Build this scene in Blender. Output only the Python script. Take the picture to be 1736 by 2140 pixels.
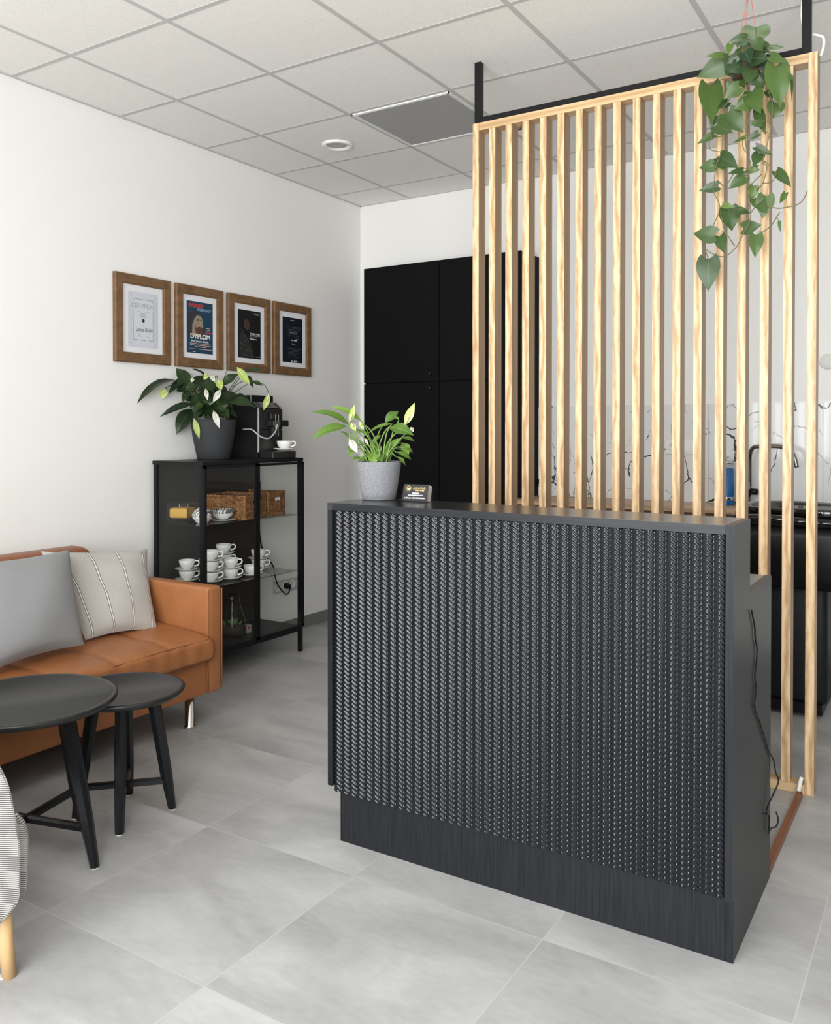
import bpy, bmesh, math, random
from mathutils import Vector, Matrix
random.seed(7)
for o in list(bpy.data.objects): bpy.data.objects.remove(o)
C = bpy.context.scene.collection
sc = bpy.context.scene
R = math.radians

# ---------------------------------------------------------------- camera
FPX, YAW, PITCH, SHY = 1809.13, 0.560308, -0.0119129, -150.82
CAM = Vector((3.685, -5.1218, 1.3172))
camd = bpy.data.cameras.new('camera'); cam = bpy.data.objects.new('camera', camd); C.objects.link(cam)
cam.location = CAM
fw = Vector((-math.sin(YAW)*math.cos(PITCH), math.cos(YAW)*math.cos(PITCH), math.sin(PITCH)))
rt = Vector((math.cos(YAW), math.sin(YAW), 0)); up = rt.cross(fw)
cam.rotation_euler = Matrix((rt, up, -fw)).transposed().to_euler()
camd.sensor_fit = 'VERTICAL'; camd.sensor_height = 36; camd.lens = FPX/2140*36
camd.shift_y = SHY/2140; camd.clip_start = .05
sc.camera = cam
def ray(px, py): return fw + rt*((px-868)/FPX) - up*((py-1070-SHY)/FPX)
def atY(px, py, y): d = ray(px, py); return CAM + d*((y-CAM.y)/d.y)
def atX(px, py, x): d = ray(px, py); return CAM + d*((x-CAM.x)/d.x)
def atZ(px, py, z): d = ray(px, py); return CAM + d*((z-CAM.z)/d.z)

# ---------------------------------------------------------------- light
HC = 2.935
sc.view_settings.view_transform = 'Standard'; sc.view_settings.look = 'None'
sc.view_settings.gamma = 1; sc.view_settings.exposure = 0.06
w = bpy.data.worlds.new('world'); sc.world = w; w.use_nodes = True
w.node_tree.nodes['Background'].inputs[0].default_value = (.93, .97, 1, 1)
w.node_tree.nodes['Background'].inputs[1].default_value = 1.5
def area(name, loc, size, rot, power, col=(1, 1, 1)):
    l = bpy.data.lights.new(name, 'AREA'); l.shape = 'RECTANGLE'; l.size, l.size_y = size; l.energy = power; l.color = col
    o = bpy.data.objects.new(name, l); C.objects.link(o); o.location = loc; o.rotation_euler = rot; return o
# daylight entering by the wide shop window in the street wall behind the camera
area('daylight_window', (3.3, -6.72, 1.6), (3.9, 2.4), (R(90), 0, 0), 320, (.975, .99, 1))

# ---------------------------------------------------------------- mesh helpers
def wl(o):
    v = Vector((0, 0, 0))
    while o: v += Vector(o.location); o = o.parent
    return v
class MB:
    def __init__(s): s.v = []; s.f = []; s.sm = []; s.mi = []; s.uv = None
    def add(s, vs, fs, smooth=False, mi=0, M=None):
        n = len(s.v)
        s.v += [tuple(M @ Vector(p)) if M else tuple(p) for p in vs]
        for f in fs: s.f.append([i+n for i in f]); s.sm.append(smooth); s.mi.append(mi)
        return s
    def box(s, a, b, bev=0, M=None, mi=0, seg=2, smooth=False):
        x0, y0, z0 = [min(p, q) for p, q in zip(a, b)]; x1, y1, z1 = [max(p, q) for p, q in zip(a, b)]
        vs = [(x0,y0,z0),(x1,y0,z0),(x1,y1,z0),(x0,y1,z0),(x0,y0,z1),(x1,y0,z1),(x1,y1,z1),(x0,y1,z1)]
        fs = [(0,3,2,1),(4,5,6,7),(0,1,5,4),(1,2,6,5),(2,3,7,6),(3,0,4,7)]
        if not bev: return s.add(vs, fs, False, mi, M)
        bm = bmesh.new(); bv = [bm.verts.new(p) for p in vs]
        for f in fs: bm.faces.new([bv[i] for i in f])
        bmesh.ops.bevel(bm, geom=bm.edges[:], offset=bev, segments=seg, affect='EDGES', profile=.5)
        bm.verts.index_update()
        s.add([v.co[:] for v in bm.verts], [[v.index for v in f.verts] for f in bm.faces], smooth, mi, M); bm.free()
        return s
    def prism(s, pts, z0, z1, M=None, mi=0, bev=0, smooth=False):
        n = len(pts); vs = [(x, y, z0) for x, y in pts] + [(x, y, z1) for x, y in pts]
        fs = [list(range(n))[::-1], list(range(n, 2*n))] + [(i, (i+1) % n, n+(i+1) % n, n+i) for i in range(n)]
        if not bev: return s.add(vs, fs, smooth, mi, M)
        bm = bmesh.new(); bv = [bm.verts.new(p) for p in vs]
        for f in fs: bm.faces.new([bv[i] for i in f])
        bmesh.ops.bevel(bm, geom=bm.edges[:], offset=bev, segments=2, affect='EDGES', profile=.5)
        bm.verts.index_update()
        s.add([v.co[:] for v in bm.verts], [[v.index for v in f.verts] for f in bm.faces], smooth, mi, M); bm.free()
        return s
    def lathe(s, prof, c=(0, 0, 0), n=40, sx=1, sy=1, M=None, mi=0, smooth=True):
        vs = []; fs = []
        for r, z in prof:
            for i in range(n):
                a = 2*math.pi*i/n; vs.append((c[0]+r*math.cos(a)*sx, c[1]+r*math.sin(a)*sy, c[2]+z))
        for k in range(len(prof)-1):
            for i in range(n):
                j = (i+1) % n; fs.append((k*n+i, k*n+j, (k+1)*n+j, (k+1)*n+i))
        fs.append(list(range(n))[::-1]); fs.append([(len(prof)-1)*n+i for i in range(n)])
        return s.add(vs, fs, smooth, mi, M)
    def tube(s, pts, r, n=8, M=None, mi=0, r1=None, closed=False):
        P = [Vector(p) for p in pts]; N = len(P); vs = []; fs = []; u = None
        for k in range(N):
            if closed: t = P[(k+1) % N]-P[k-1]
            else: t = P[min(k+1, N-1)]-P[max(k-1, 0)]
            t.normalize()
            if u is None: u = t.orthogonal().normalized()
            else:
                u = (u-t*u.dot(t))
                u = u.normalized() if u.length > 1e-6 else t.orthogonal().normalized()
            w_ = t.cross(u); rr = r if r1 is None else r+(r1-r)*k/(N-1)
            for i in range(n):
                a = 2*math.pi*i/n; vs.append(P[k]+(u*math.cos(a)+w_*math.sin(a))*rr)
        m = N if closed else N-1
        for k in range(m):
            for i in range(n):
                j = (i+1) % n; q = (k+1) % N; fs.append((k*n+i, k*n+j, q*n+j, q*n+i))
        if not closed: fs.append(list(range(n))[::-1]); fs.append([(N-1)*n+i for i in range(n)])
        return s.add(vs, fs, True, mi, M)
    def cyl(s, c, r, z0, z1, n=32, M=None, bev=.0, mi=0):
        p = [(r, z0), (r, z1)] if not bev else [(r-bev, z0), (r, z0+bev), (r, z1-bev), (r-bev, z1)]
        return s.lathe(p, (c[0], c[1], 0), n, M=M, mi=mi, smooth=False if not bev else True)
    def grid(s, fn, nu, nv, smooth=True, mi=0, M=None, wrapu=False):
        vs = [fn(i/(nu-1) if not wrapu else i/nu, j/(nv-1)) for j in range(nv) for i in range(nu)]
        fs = []
        for j in range(nv-1):
            for i in range(nu if wrapu else nu-1):
                k = (i+1) % nu; fs.append((j*nu+i, j*nu+k, (j+1)*nu+k, (j+1)*nu+i))
        return s.add(vs, fs, smooth, mi, M)
    def build(s, name, mat, parent=None):
        off = wl(parent) if parent else Vector((0, 0, 0))
        me = bpy.data.meshes.new(name)
        me.from_pydata([(x-off.x, y-off.y, z-off.z) for x, y, z in s.v], [], s.f)
        me.polygons.foreach_set('use_smooth', s.sm)
        mats = mat if isinstance(mat, (list, tuple)) else [mat]
        for m in mats: me.materials.append(m)
        if len(mats) > 1: me.polygons.foreach_set('material_index', s.mi)
        if s.uv:
            ul = me.uv_layers.new(name='UVMap')
            for l in me.loops: ul.data[l.index].uv = s.uv[l.vertex_index]
        me.update()
        o = bpy.data.objects.new(name, me); C.objects.link(o)
        if parent: o.parent = parent
        return o
def spline(pts, n=8):
    P = [Vector(p) for p in pts]; out = []
    Q = [P[0]*2-P[1]]+P+[P[-1]*2-P[-2]]
    for k in range(1, len(Q)-2):
        a, b, c, d = Q[k-1:k+3]
        for i in range(n):
            t = i/n
            out.append(.5*((2*b)+(c-a)*t+(2*a-5*b+4*c-d)*t*t+(3*b-a-3*c+d)*t**3))
    out.append(P[-1]); return out
def tag(o, label, cat, group=None):
    o['label'] = label; o['category'] = cat
    if group: o['group'] = group
    return o
def thing(name, label, cat, loc, group=None):
    o = bpy.data.objects.new(name, None); C.objects.link(o); o.location = loc; o.empty_display_size = .05
    return tag(o, label, cat, group)
def struct(o): o['kind'] = 'structure'; return o

# ---------------------------------------------------------------- materials
def nd(t, ty, **k):
    n = t.nodes.new(ty)
    for a, b in k.items(): setattr(n, a, b)
    return n
def mat(name, col=(.8, .8, .8), rough=.5, metal=0, spec=.5, coat=0, trans=0, ior=1.45, emit=None, sheen=0):
    m = bpy.data.materials.new(name); m.use_nodes = True; b = m.node_tree.nodes['Principled BSDF']
    b.inputs['Base Color'].default_value = (*col, 1); b.inputs['Roughness'].default_value = rough
    b.inputs['Metallic'].default_value = metal; b.inputs['Specular IOR Level'].default_value = spec
    b.inputs['Coat Weight'].default_value = coat; b.inputs['Transmission Weight'].default_value = trans
    b.inputs['IOR'].default_value = ior
    if sheen: b.inputs['Sheen Weight'].default_value = sheen
    return m
def mapping(t, scale=(1, 1, 1), rot=(0, 0, 0), coord='Object', locadd=False):
    tc = nd(t, 'ShaderNodeTexCoord'); mp = nd(t, 'ShaderNodeMapping')
    mp.inputs['Scale'].default_value = scale; mp.inputs['Rotation'].default_value = rot
    src = tc.outputs[coord]
    if locadd:
        oi = nd(t, 'ShaderNodeObjectInfo'); ad = nd(t, 'ShaderNodeVectorMath', operation='ADD')
        sc_ = nd(t, 'ShaderNodeVectorMath', operation='SCALE'); sc_.inputs[3].default_value = 7.31
        t.links.new(oi.outputs['Location'], sc_.inputs[0])
        t.links.new(src, ad.inputs[0]); t.links.new(sc_.outputs[0], ad.inputs[1]); src = ad.outputs[0]
    t.links.new(src, mp.inputs[0]); return mp.outputs[0]
def noise(t, vec, scale, detail=4, rough=.5, dist=0):
    n = nd(t, 'ShaderNodeTexNoise'); n.inputs['Scale'].default_value = scale; n.inputs['Detail'].default_value = detail
    n.inputs['Roughness'].default_value = rough; n.inputs['Distortion'].default_value = dist
    if vec: t.links.new(vec, n.inputs['Vector'])
    return n.outputs['Fac']
def ramp(t, fac, stops):
    r = nd(t, 'ShaderNodeValToRGB'); e = r.color_ramp.elements
    while len(e) < len(stops): e.new(.5)
    for q, (p, c) in zip(e, stops): q.position = p; q.color = (*c, 1) if len(c) == 3 else c
    t.links.new(fac, r.inputs[0]); return r.outputs[0]
def bump(m, h, strength=.2, dist=.002):
    t = m.node_tree; b = nd(t, 'ShaderNodeBump'); b.inputs['Strength'].default_value = strength; b.inputs['Distance'].default_value = dist
    t.links.new(h, b.inputs['Height']); t.links.new(b.outputs[0], t.nodes['Principled BSDF'].inputs['Normal'])
def setc(m, c): m.node_tree.links.new(c, m.node_tree.nodes['Principled BSDF'].inputs['Base Color'])
def math_(t, op, a, b=None):
    n = nd(t, 'ShaderNodeMath', operation=op)
    for i, v in enumerate((a, b)):
        if v is None: continue
        if isinstance(v, (int, float)): n.inputs[i].default_value = v
        else: t.links.new(v, n.inputs[i])
    return n.outputs[0]
def mix(t, f, a, b):
    n = nd(t, 'ShaderNodeMix', data_type='RGBA')
    if isinstance(f, (int, float)): n.inputs[0].default_value = f
    else: t.links.new(f, n.inputs[0])
    for i, v in ((6, a), (7, b)):
        if isinstance(v, tuple): n.inputs[i].default_value = (*v, 1)
        else: t.links.new(v, n.inputs[i])
    return n.outputs[2]

wall_m = mat('wall_paint', (.86, .85, .825), .75); t = wall_m.node_tree; bump(wall_m, noise(t, mapping(t), 180, 3), .08, .001)
ceil_m = mat('ceiling_tile', (.74, .725, .69), .9); t = ceil_m.node_tree; v = mapping(t)
setc(ceil_m, ramp(t, noise(t, v, 160, 4, .7), [(.3, (.80, .785, .75)), (.6, (.90, .885, .85))])); bump(ceil_m, noise(t, v, 160, 3, .7), .3, .002)
grid_m = mat('grid_metal', (.56, .55, .53), .6, spec=.2)
panel_m = mat('panel_diffuser', (.36, .36, .355), .5)
# floor: 0.6 m concrete-look tiles
FX, FY = 1.5824, -3.0666
floor_m = mat('floor_tile', (.4, .4, .4), .38, spec=.4); t = floor_m.node_tree
tc = nd(t, 'ShaderNodeTexCoord'); sx = nd(t, 'ShaderNodeSeparateXYZ'); t.links.new(tc.outputs['Object'], sx.inputs[0])
def edge(o, off):
    a = math_(t, 'MULTIPLY', math_(t, 'SUBTRACT', o, off-60), 1/.6); fr = math_(t, 'FRACT', a)
    return math_(t, 'MINIMUM', fr, math_(t, 'SUBTRACT', 1, fr)), math_(t, 'FLOOR', a)
ex, ix = edge(sx.outputs[0], FX); ey, iy = edge(sx.outputs[1], FY)
g = math_(t, 'LESS_THAN', math_(t, 'MINIMUM', ex, ey), .0031)
cid = nd(t, 'ShaderNodeCombineXYZ'); t.links.new(ix, cid.inputs[0]); t.links.new(iy, cid.inputs[1])
wn = nd(t, 'ShaderNodeTexWhiteNoise'); t.links.new(cid.outputs[0], wn.inputs['Vector'])
ad = nd(t, 'ShaderNodeVectorMath', operation='MULTIPLY_ADD'); t.links.new(wn.outputs['Color'], ad.inputs[0]); ad.inputs[1].default_value = (9, 9, 9); t.links.new(tc.outputs['Object'], ad.inputs[2])
mp = nd(t, 'ShaderNodeMapping'); mp.inputs['Scale'].default_value = (1.0, 2.2, 1); mp.inputs['Rotation'].default_value = (0, 0, .5); t.links.new(ad.outputs[0], mp.inputs[0])
n1 = noise(t, mp.outputs[0], 1.7, 7, .58, .5); n2 = noise(t, mp.outputs[0], 26, 5, .6)
cc = mix(t, .35, ramp(t, n1, [(.30, (.27, .268, .264)), (.5, (.385, .383, .378)), (.68, (.52, .518, .512))]), ramp(t, n2, [(.3, (.34, .338, .333)), (.7, (.46, .457, .45))]))
setc(floor_m, mix(t, g, cc, (.47, .46, .44)))
t.links.new(ramp(t, n1, [(.3, (.36,)*3), (.7, (.5,)*3)]), t.nodes['Principled BSDF'].inputs['Roughness'])
bump(floor_m, math_(t, 'SUBTRACT', math_(t, 'MULTIPLY', n2, .12), g), .35, .0015)
skirt_m = mat('skirting_tile', (.20, .20, .198), .5)
# oak slats
def woodmat(name, lo, mid, hi, sc_=(14, 14, 1.1), locadd=True, rough=.45, k=1.0, wv=.45):
    m = mat(name, mid, rough); t = m.node_tree; v = mapping(t, sc_, locadd=locadd)
    n1 = noise(t, v, 1.6*k, 5, .55, 1.6)
    w_ = nd(t, 'ShaderNodeTexWave', wave_type='RINGS', rings_direction='SPHERICAL'); w_.inputs['Scale'].default_value = .55*k; w_.inputs['Distortion'].default_value = 7
    w_.inputs['Detail'].default_value = 3; w_.inputs['Detail Scale'].default_value = 1.1; t.links.new(v, w_.inputs['Vector'])
    v2 = mapping(t, (sc_[0]*9, sc_[1]*9, sc_[2]*3), locadd=locadd); fine = noise(t, v2, 1.0, 3, .6)
    c = ramp(t, math_(t, 'ADD', math_(t, 'MULTIPLY', w_.outputs['Fac'], wv), math_(t, 'MULTIPLY', n1, 1.05-wv)), [(.22, lo), (.46, mid), (.75, hi)])
    c2 = mix(t, math_(t, 'MULTIPLY', fine, .35), c, lo); setc(m, c2); bump(m, fine, .12, .001); return m
oak_m = woodmat('light_oak', (.42, .25, .12), (.62, .42, .22), (.80, .60, .37), (24, 24, 6.5))
frame_m = woodmat('brown_oak', (.10, .05, .02), (.17, .09, .038), (.24, .13, .06), (6, 6, 9), rough=.5, wv=.08)
worktop_m = woodmat('worktop_wood', (.32, .19, .10), (.48, .31, .19), (.58, .40, .26), (1, 12, 12), False, .4)
drawer_m = woodmat('drawer_wood', (.10, .045, .02), (.19, .085, .04), (.26, .13, .065), (1, 12, 12), False, .4)
beam_m = woodmat('red_brown_wood', (.11, .035, .015), (.19, .065, .03), (.26, .10, .045), (12, 1, 12), False, .4)
legwood_m = woodmat('beech', (.5, .3, .13), (.66, .43, .21), (.75, .52, .28), (12, 12, 1.2), False, .4)
metal_m = mat('black_metal', (.006, .006, .007), .42, spec=.3)
# counter laminate: black with fine vertical grain
lam_m = mat('black_laminate', (.02, .021, .023), .36, spec=.2); t = lam_m.node_tree; v = mapping(t, (160, 160, 6)); nn = noise(t, v, 1, 3, .6)
setc(lam_m, ramp(t, nn, [(.3, (.009, .010, .012)), (.7, (.019, .020, .023))])); bump(lam_m, nn, .12, .0006)
lamh_m = mat('black_laminate_edge', (.02, .021, .023), .36, spec=.3); t = lamh_m.node_tree; v = mapping(t, (6, 160, 160)); nn = noise(t, v, 1, 3, .6)
setc(lamh_m, ramp(t, nn, [(.3, (.009, .010, .012)), (.7, (.019, .020, .023))])); bump(lamh_m, nn, .1, .0006)
top_m = mat('black_laminate_top', (.014, .014, .015), .22, spec=.7)
rope_m = mat('embossed_black', (.005, .006, .008), .17, spec=.55)
cab_m = mat('black_cabinet', (.0035, .0035, .004), .6, spec=.12)
white_m = mat('white_plastic', (.82, .82, .8), .35)
china_m = mat('white_china', (.86, .86, .83), .12, coat=.3)
chrome_m = mat('chrome', (.75, .75, .75), .12, metal=1)
darkchrome_m = mat('dark_steel', (.25, .235, .22), .22, metal=1)
glass_m = mat('clear_glass', (1, 1, 1), .0, trans=1, ior=1.45)
def thin(name, col, rough=.02, gl=.08):
    m = bpy.data.materials.new(name); m.use_nodes = True; t = m.node_tree; t.nodes.clear()
    out = nd(t, 'ShaderNodeOutputMaterial'); tr = nd(t, 'ShaderNodeBsdfTransparent'); tr.inputs[0].default_value = (*col, 1)
    gb = nd(t, 'ShaderNodeBsdfGlossy'); gb.inputs['Roughness'].default_value = rough
    fr = nd(t, 'ShaderNodeFresnel'); fr.inputs[0].default_value = 1.45; mx = nd(t, 'ShaderNodeMixShader'); ge = nd(t, 'ShaderNodeNewGeometry')
    t.links.new(math_(t, 'MULTIPLY', fr.outputs[0], math_(t, 'SUBTRACT', 1, ge.outputs['Backfacing'])), mx.inputs[0]); t.links.new(tr.outputs[0], mx.inputs[1]); t.links.new(gb.outputs[0], mx.inputs[2]); t.links.new(mx.outputs[0], out.inputs[0]); return m
pane_m = thin('pane_glass', (.982, .988, .985)); shelfg_m = thin('shelf_glass', (.90, .94, .925))
acryl_m = thin('acrylic', (.93, .93, .95)); smoke_m = thin('smoked_glass', (.93, .96, .95), .03)
# leather
lea_m = mat('tan_leather', (.36, .13, .042), .42, spec=.45); t = lea_m.node_tree; v = mapping(t)
setc(lea_m, ramp(t, noise(t, v, 5, 4, .5), [(.3, (.30, .113, .040)), (.7, (.37, .145, .054))])); bump(lea_m, math_(t, 'ADD', math_(t, 'MULTIPLY', noise(t, v, 420, 3), .25), noise(t, mapping(t, (22, 9, 12)), 1, 4, .6, 1.2)), .34, .006)
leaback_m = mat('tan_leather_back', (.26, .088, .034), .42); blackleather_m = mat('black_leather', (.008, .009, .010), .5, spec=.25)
gloss_m = mat('black_ceramic', (.006, .006, .006), .06, coat=.5)
# fabrics
grey_m = mat('grey_cotton', (.27, .275, .28), .9, sheen=.1); t = grey_m.node_tree; v = mapping(t); bump(grey_m, math_(t, 'ADD', noise(t, v, 900, 2), math_(t, 'MULTIPLY', noise(t, v, 9, 3), 3)), .3, .002)
strp_m = mat('striped_linen', (.55, .53, .5), .9); t = strp_m.node_tree
tcs = nd(t, 'ShaderNodeTexCoord'); su = nd(t, 'ShaderNodeSeparateXYZ'); t.links.new(tcs.outputs['UV'], su.inputs[0])
fr = math_(t, 'FRACT', math_(t, 'MULTIPLY', math_(t, 'SUBTRACT', su.outputs[0], .10-.136), 1/.272))
d = math_(t, 'ABSOLUTE', math_(t, 'SUBTRACT', fr, .5))
outer = math_(t, 'LESS_THAN', d, .047); inner = math_(t, 'LESS_THAN', d, .022); core = math_(t, 'LESS_THAN', math_(t, 'ABSOLUTE', math_(t, 'SUBTRACT', d, .029)), .007)
base = ramp(t, noise(t, mapping(t, (30, 30, 4), coord='UV'), 3, 4, .6), [(.3, (.43, .41, .38)), (.7, (.54, .52, .49))])
c = mix(t, outer, base, (.10, .10, .12)); c = mix(t, inner, c, (.80, .79, .76)); setc(strp_m, c)
bump(strp_m, noise(t, mapping(t), 700, 2), .3, .001)
chair_m = mat('striped_tweed', (.6, .6, .6), .9); t = chair_m.node_tree
v = mapping(t); dt = nd(t, 'ShaderNodeVectorMath', operation='DOT_PRODUCT'); t.links.new(v, dt.inputs[0]); dt.inputs[1].default_value = (.2, .37, .93)
sn = math_(t, 'SINE', math_(t, 'ADD', math_(t, 'MULTIPLY', dt.outputs['Value'], 2*math.pi/.0044), math_(t, 'MULTIPLY', noise(t, v, 40, 2), 1.5)))
setc(chair_m, ramp(t, math_(t, 'ADD', math_(t, 'MULTIPLY_ADD', sn, .5) if False else math_(t, 'MULTIPLY', math_(t, 'ADD', sn, 1), .5), math_(t, 'MULTIPLY', math_(t, 'SUBTRACT', noise(t, v, 500, 2), .5), .5)), [(.25, (.10, .085, .09)), (.46, (.66, .65, .62))]))
# marble with black veins
marble_m = mat('white_marble_tile', (.78, .78, .77), .08, spec=.5); t = marble_m.node_tree
v = mapping(t, (1, 1, .75), (0, R(12), 0)); nz = nd(t, 'ShaderNodeTexNoise'); nz.inputs['Scale'].default_value = 3.2; nz.inputs['Detail'].default_value = 5; t.links.new(v, nz.inputs['Vector'])
dv = nd(t, 'ShaderNodeVectorMath', operation='MULTIPLY_ADD'); t.links.new(nz.outputs['Color'], dv.inputs[0]); dv.inputs[1].default_value = (.34,)*3; t.links.new(v, dv.inputs[2])
def vein(scale, th):
    vo = nd(t, 'ShaderNodeTexVoronoi', feature='DISTANCE_TO_EDGE'); vo.inputs['Scale'].default_value = scale; t.links.new(dv.outputs[0], vo.inputs['Vector'])
    return math_(t, 'LESS_THAN', vo.outputs['Distance'], th)
msk = noise(t, v, 4.5, 2); msk2 = noise(t, v, 7, 2)
k1 = math_(t, 'MULTIPLY', vein(3.4, .0105), math_(t, 'GREATER_THAN', msk, .49)); k2 = math_(t, 'MULTIPLY', vein(6.2, .006), math_(t, 'GREATER_THAN', msk2, .50))
jx = nd(t, 'ShaderNodeSeparateXYZ'); tcj = nd(t, 'ShaderNodeTexCoord'); t.links.new(tcj.outputs['Object'], jx.inputs[0])
jj = math_(t, 'LESS_THAN', math_(t, 'FRACT', math_(t, 'MULTIPLY', math_(t, 'SUBTRACT', jx.outputs[0], 1.865-6), 1/.6)), .005)
c = mix(t, k1, (.76, .765, .755), (.04, .04, .045)); c = mix(t, k2, c, (.16, .16, .17)); c = mix(t, jj, c, (.45, .45, .44)); setc(marble_m, c)
# plants
def leafmat(name, lo, hi, vein_, rough=.35, trans=.25):
    m = mat(name, hi, rough); t = m.node_tree; tcu = nd(t, 'ShaderNodeTexCoord'); s_ = nd(t, 'ShaderNodeSeparateXYZ'); t.links.new(tcu.outputs['UV'], s_.inputs[0])
    fl = math_(t, 'FRACT', s_.outputs[0]); tint = math_(t, 'MULTIPLY', math_(t, 'FLOOR', s_.outputs[0]), .1)
    dd = math_(t, 'ABSOLUTE', math_(t, 'SUBTRACT', fl, .5)); mid = math_(t, 'LESS_THAN', dd, .022)
    sv = math_(t, 'SINE', math_(t, 'MULTIPLY', math_(t, 'SUBTRACT', s_.outputs[1], math_(t, 'MULTIPLY', dd, .55)), 52))
    c = ramp(t, tint, [(0, lo), (1, hi)]); c = mix(t, mid, c, vein_); c = mix(t, math_(t, 'MULTIPLY', math_(t, 'GREATER_THAN', sv, .93), .25), c, vein_); setc(m, c)
    bs = t.nodes['Principled BSDF']; tl = nd(t, 'ShaderNodeBsdfTranslucent'); t.links.new(c, tl.inputs[0]); mx = nd(t, 'ShaderNodeMixShader'); mx.inputs[0].default_value = trans
    out = t.nodes['Material Output']; t.links.new(bs.outputs[0], mx.inputs[1]); t.links.new(tl.outputs[0], mx.inputs[2]); t.links.new(mx.outputs[0], out.inputs[0])
    return m
heart_m = leafmat('philodendron_leaf', (.022, .050, .022), (.13, .22, .04), (.07, .14, .05))
lily_m = leafmat('peace_lily_leaf', (.012, .026, .010), (.034, .066, .018), (.045, .08, .03))
lily2_m = leafmat('bright_lily_leaf', (.07, .15, .02), (.17, .30, .045), (.18, .30, .07))
spw_m = leafmat('white_spathe', (.72, .72, .62), (.80, .80, .72), (.6, .66, .4)); spg_m = leafmat('green_spathe', (.42, .55, .12), (.55, .65, .22), (.40, .52, .12))
stem_m = mat('green_stem', (.14, .24, .05), .5); dstem_m = mat('dark_stem', (.045, .07, .025), .5); vine_m = mat('brown_vine', (.14, .13, .06), .6)
soil_m = mat('soil', (.03, .02, .012), .95)

# ================================================================ ROOM
XR, YF = 9.0, -6.6
m = MB().box((-.1, YF-.1, -.1), (XR+.1, .1, 0)); struct(m.build('floor', floor_m))
m = MB().box((-.1, YF-.1, 0), (0, .1, HC+.1)); struct(m.build('wall_left', wall_m))
m = MB().box((0, 0, 0), (XR+.1, .1, HC+.1)); struct(m.build('wall_back', wall_m))
m = MB().box((XR, YF-.1, 0), (XR+.1, 0, HC+.1)); struct(m.build('wall_right', mat('wall_paint_low_bounce', (.30, .285, .27), .75)))  # unseen wall, toned dark to cut its bounce light into the room
m = MB()
for a, b in (((0, 0), (1.3, HC+.1)), ((5.3, 0), (XR, HC+.1)), ((1.3, 0), (5.3, .35)), ((1.3, 2.85), (5.3, HC+.1))):
    m.box((a[0], YF-.1, a[1]), (b[0], YF, b[1]))
struct(m.build('wall_front', wall_m))
m = MB()
for a, b in (((1.3, .35), (1.36, 2.85)), ((5.24, .35), (5.3, 2.85)), ((1.3, .35), (5.3, .41)), ((1.3, 2.79), (5.3, 2.85)), ((2.6, .35), (2.66, 2.85)), ((3.95, .35), (4.01, 2.85))):
    m.box((a[0], YF-.08, a[1]), (b[0], YF-.02, b[1]))
struct(m.build('window_1', mat('window_frame_grey', (.08, .08, .085), .4)))
ceil = struct(MB().box((-.1, YF-.1, HC), (XR+.1, .1, HC+.1)).build('ceiling', ceil_m))
CA, CB = .42273, .32698
m = MB()
x = CA
while x < XR: m.box((x-.011, YF, HC-.0015), (x+.011, 0, HC+.002)); x += .6
y = -CB
while y > YF: m.box((0, y-.011, HC-.0011), (XR, y+.011, HC+.002)); y -= .6
m.box((0, YF, HC-.005), (.014, 0, HC)).box((0, -.014, HC-.005), (XR, 0, HC))
m.build('ceiling_grid', grid_m, ceil)
struct(MB().box((0, YF, 0), (.009, -.009, .077)).build('baseboard_left', skirt_m))
struct(MB().box((0, -.009, 0), (XR, 0, .077)).build('baseboard_back', skirt_m))
struct(MB().box((1.395, -.008, .897), (5.2, 0, 1.465)).build('trim_1', marble_m))

# off panel light and round downlight
p = thing('ceiling_panel', 'flat grey square panel with thin white rim set in the ceiling grid', 'ceiling panel', (CA+.9, -CB-.9, HC-.006))
x0, y0 = CA+.6+.012, -CB-1.2+.012
MB().box((x0+.02, y0+.02, HC-.005), (x0+.556, y0+.556, HC-.001)).build('diffuser', panel_m, p)
m = MB()
for k in (0, .010):
    for a, b in (((x0+k, y0+k), (x0+k+.006, y0+.576-k)), ((x0+.570-k, y0+k), (x0+.576-k, y0+.576-k)), ((x0+k, y0+k), (x0+.576-k, y0+k+.006)), ((x0+k, y0+.570-k), (x0+.576-k, y0+.576-k))):
        m.box((*a, HC-.007), (*b, HC-.001))
m.build('rim', white_m, p)
dl = thing('downlight', 'round white recessed downlight in the ceiling tile near the left wall', 'ceiling light', (.687, -1.178, HC))
MB().lathe([(.088, HC), (.088, HC-.006), (.080, HC-.013), (.066, HC-.012), (.056, HC-.002), (.055, HC+.0)], (.687, -1.178, 0), 48).build('trim_ring', china_m, dl)
MB().cyl((.687, -1.178), .055, HC-.004, HC-.0022).build('lens', mat('lens_grey', (.42, .42, .41), .4), dl)

# ================================================================ BLACK WALL CABINETS
for i, (x0, x1, lab) in enumerate(((.222, .82, 'tall black cabinet with two stacked doors beside the left wall corner'), (.822, 1.405, 'tall black cabinet with two stacked doors, seen partly through the wooden slats'))):
    cb = thing('tall_cabinet', lab, 'cabinet', ((x0+x1)/2, -.14, 0), 'black tall cabinets')
    MB().box((x0, -.25, 0), (x1, -.001, 2.417), .0015).build('body', cab_m, cb)
    for z0, z1, hz in ((.08, 1.628, 1.59), (1.634, 2.417, 1.68)):
        d = MB().box((x0+.0015, -.27, z0), (x1-.0015, -.2505, z1), .0015).build('door', cab_m, cb)
        hx = x1-.06
        MB().lathe([(.006, 0), (.006, .012), (.013, .016), (.013, .024), (.004, .026)], n=16, M=Matrix.Translation((hx, -.27, hz)) @ Matrix.Rotation(R(90), 4, 'X')).build('knob', metal_m, d)
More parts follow.
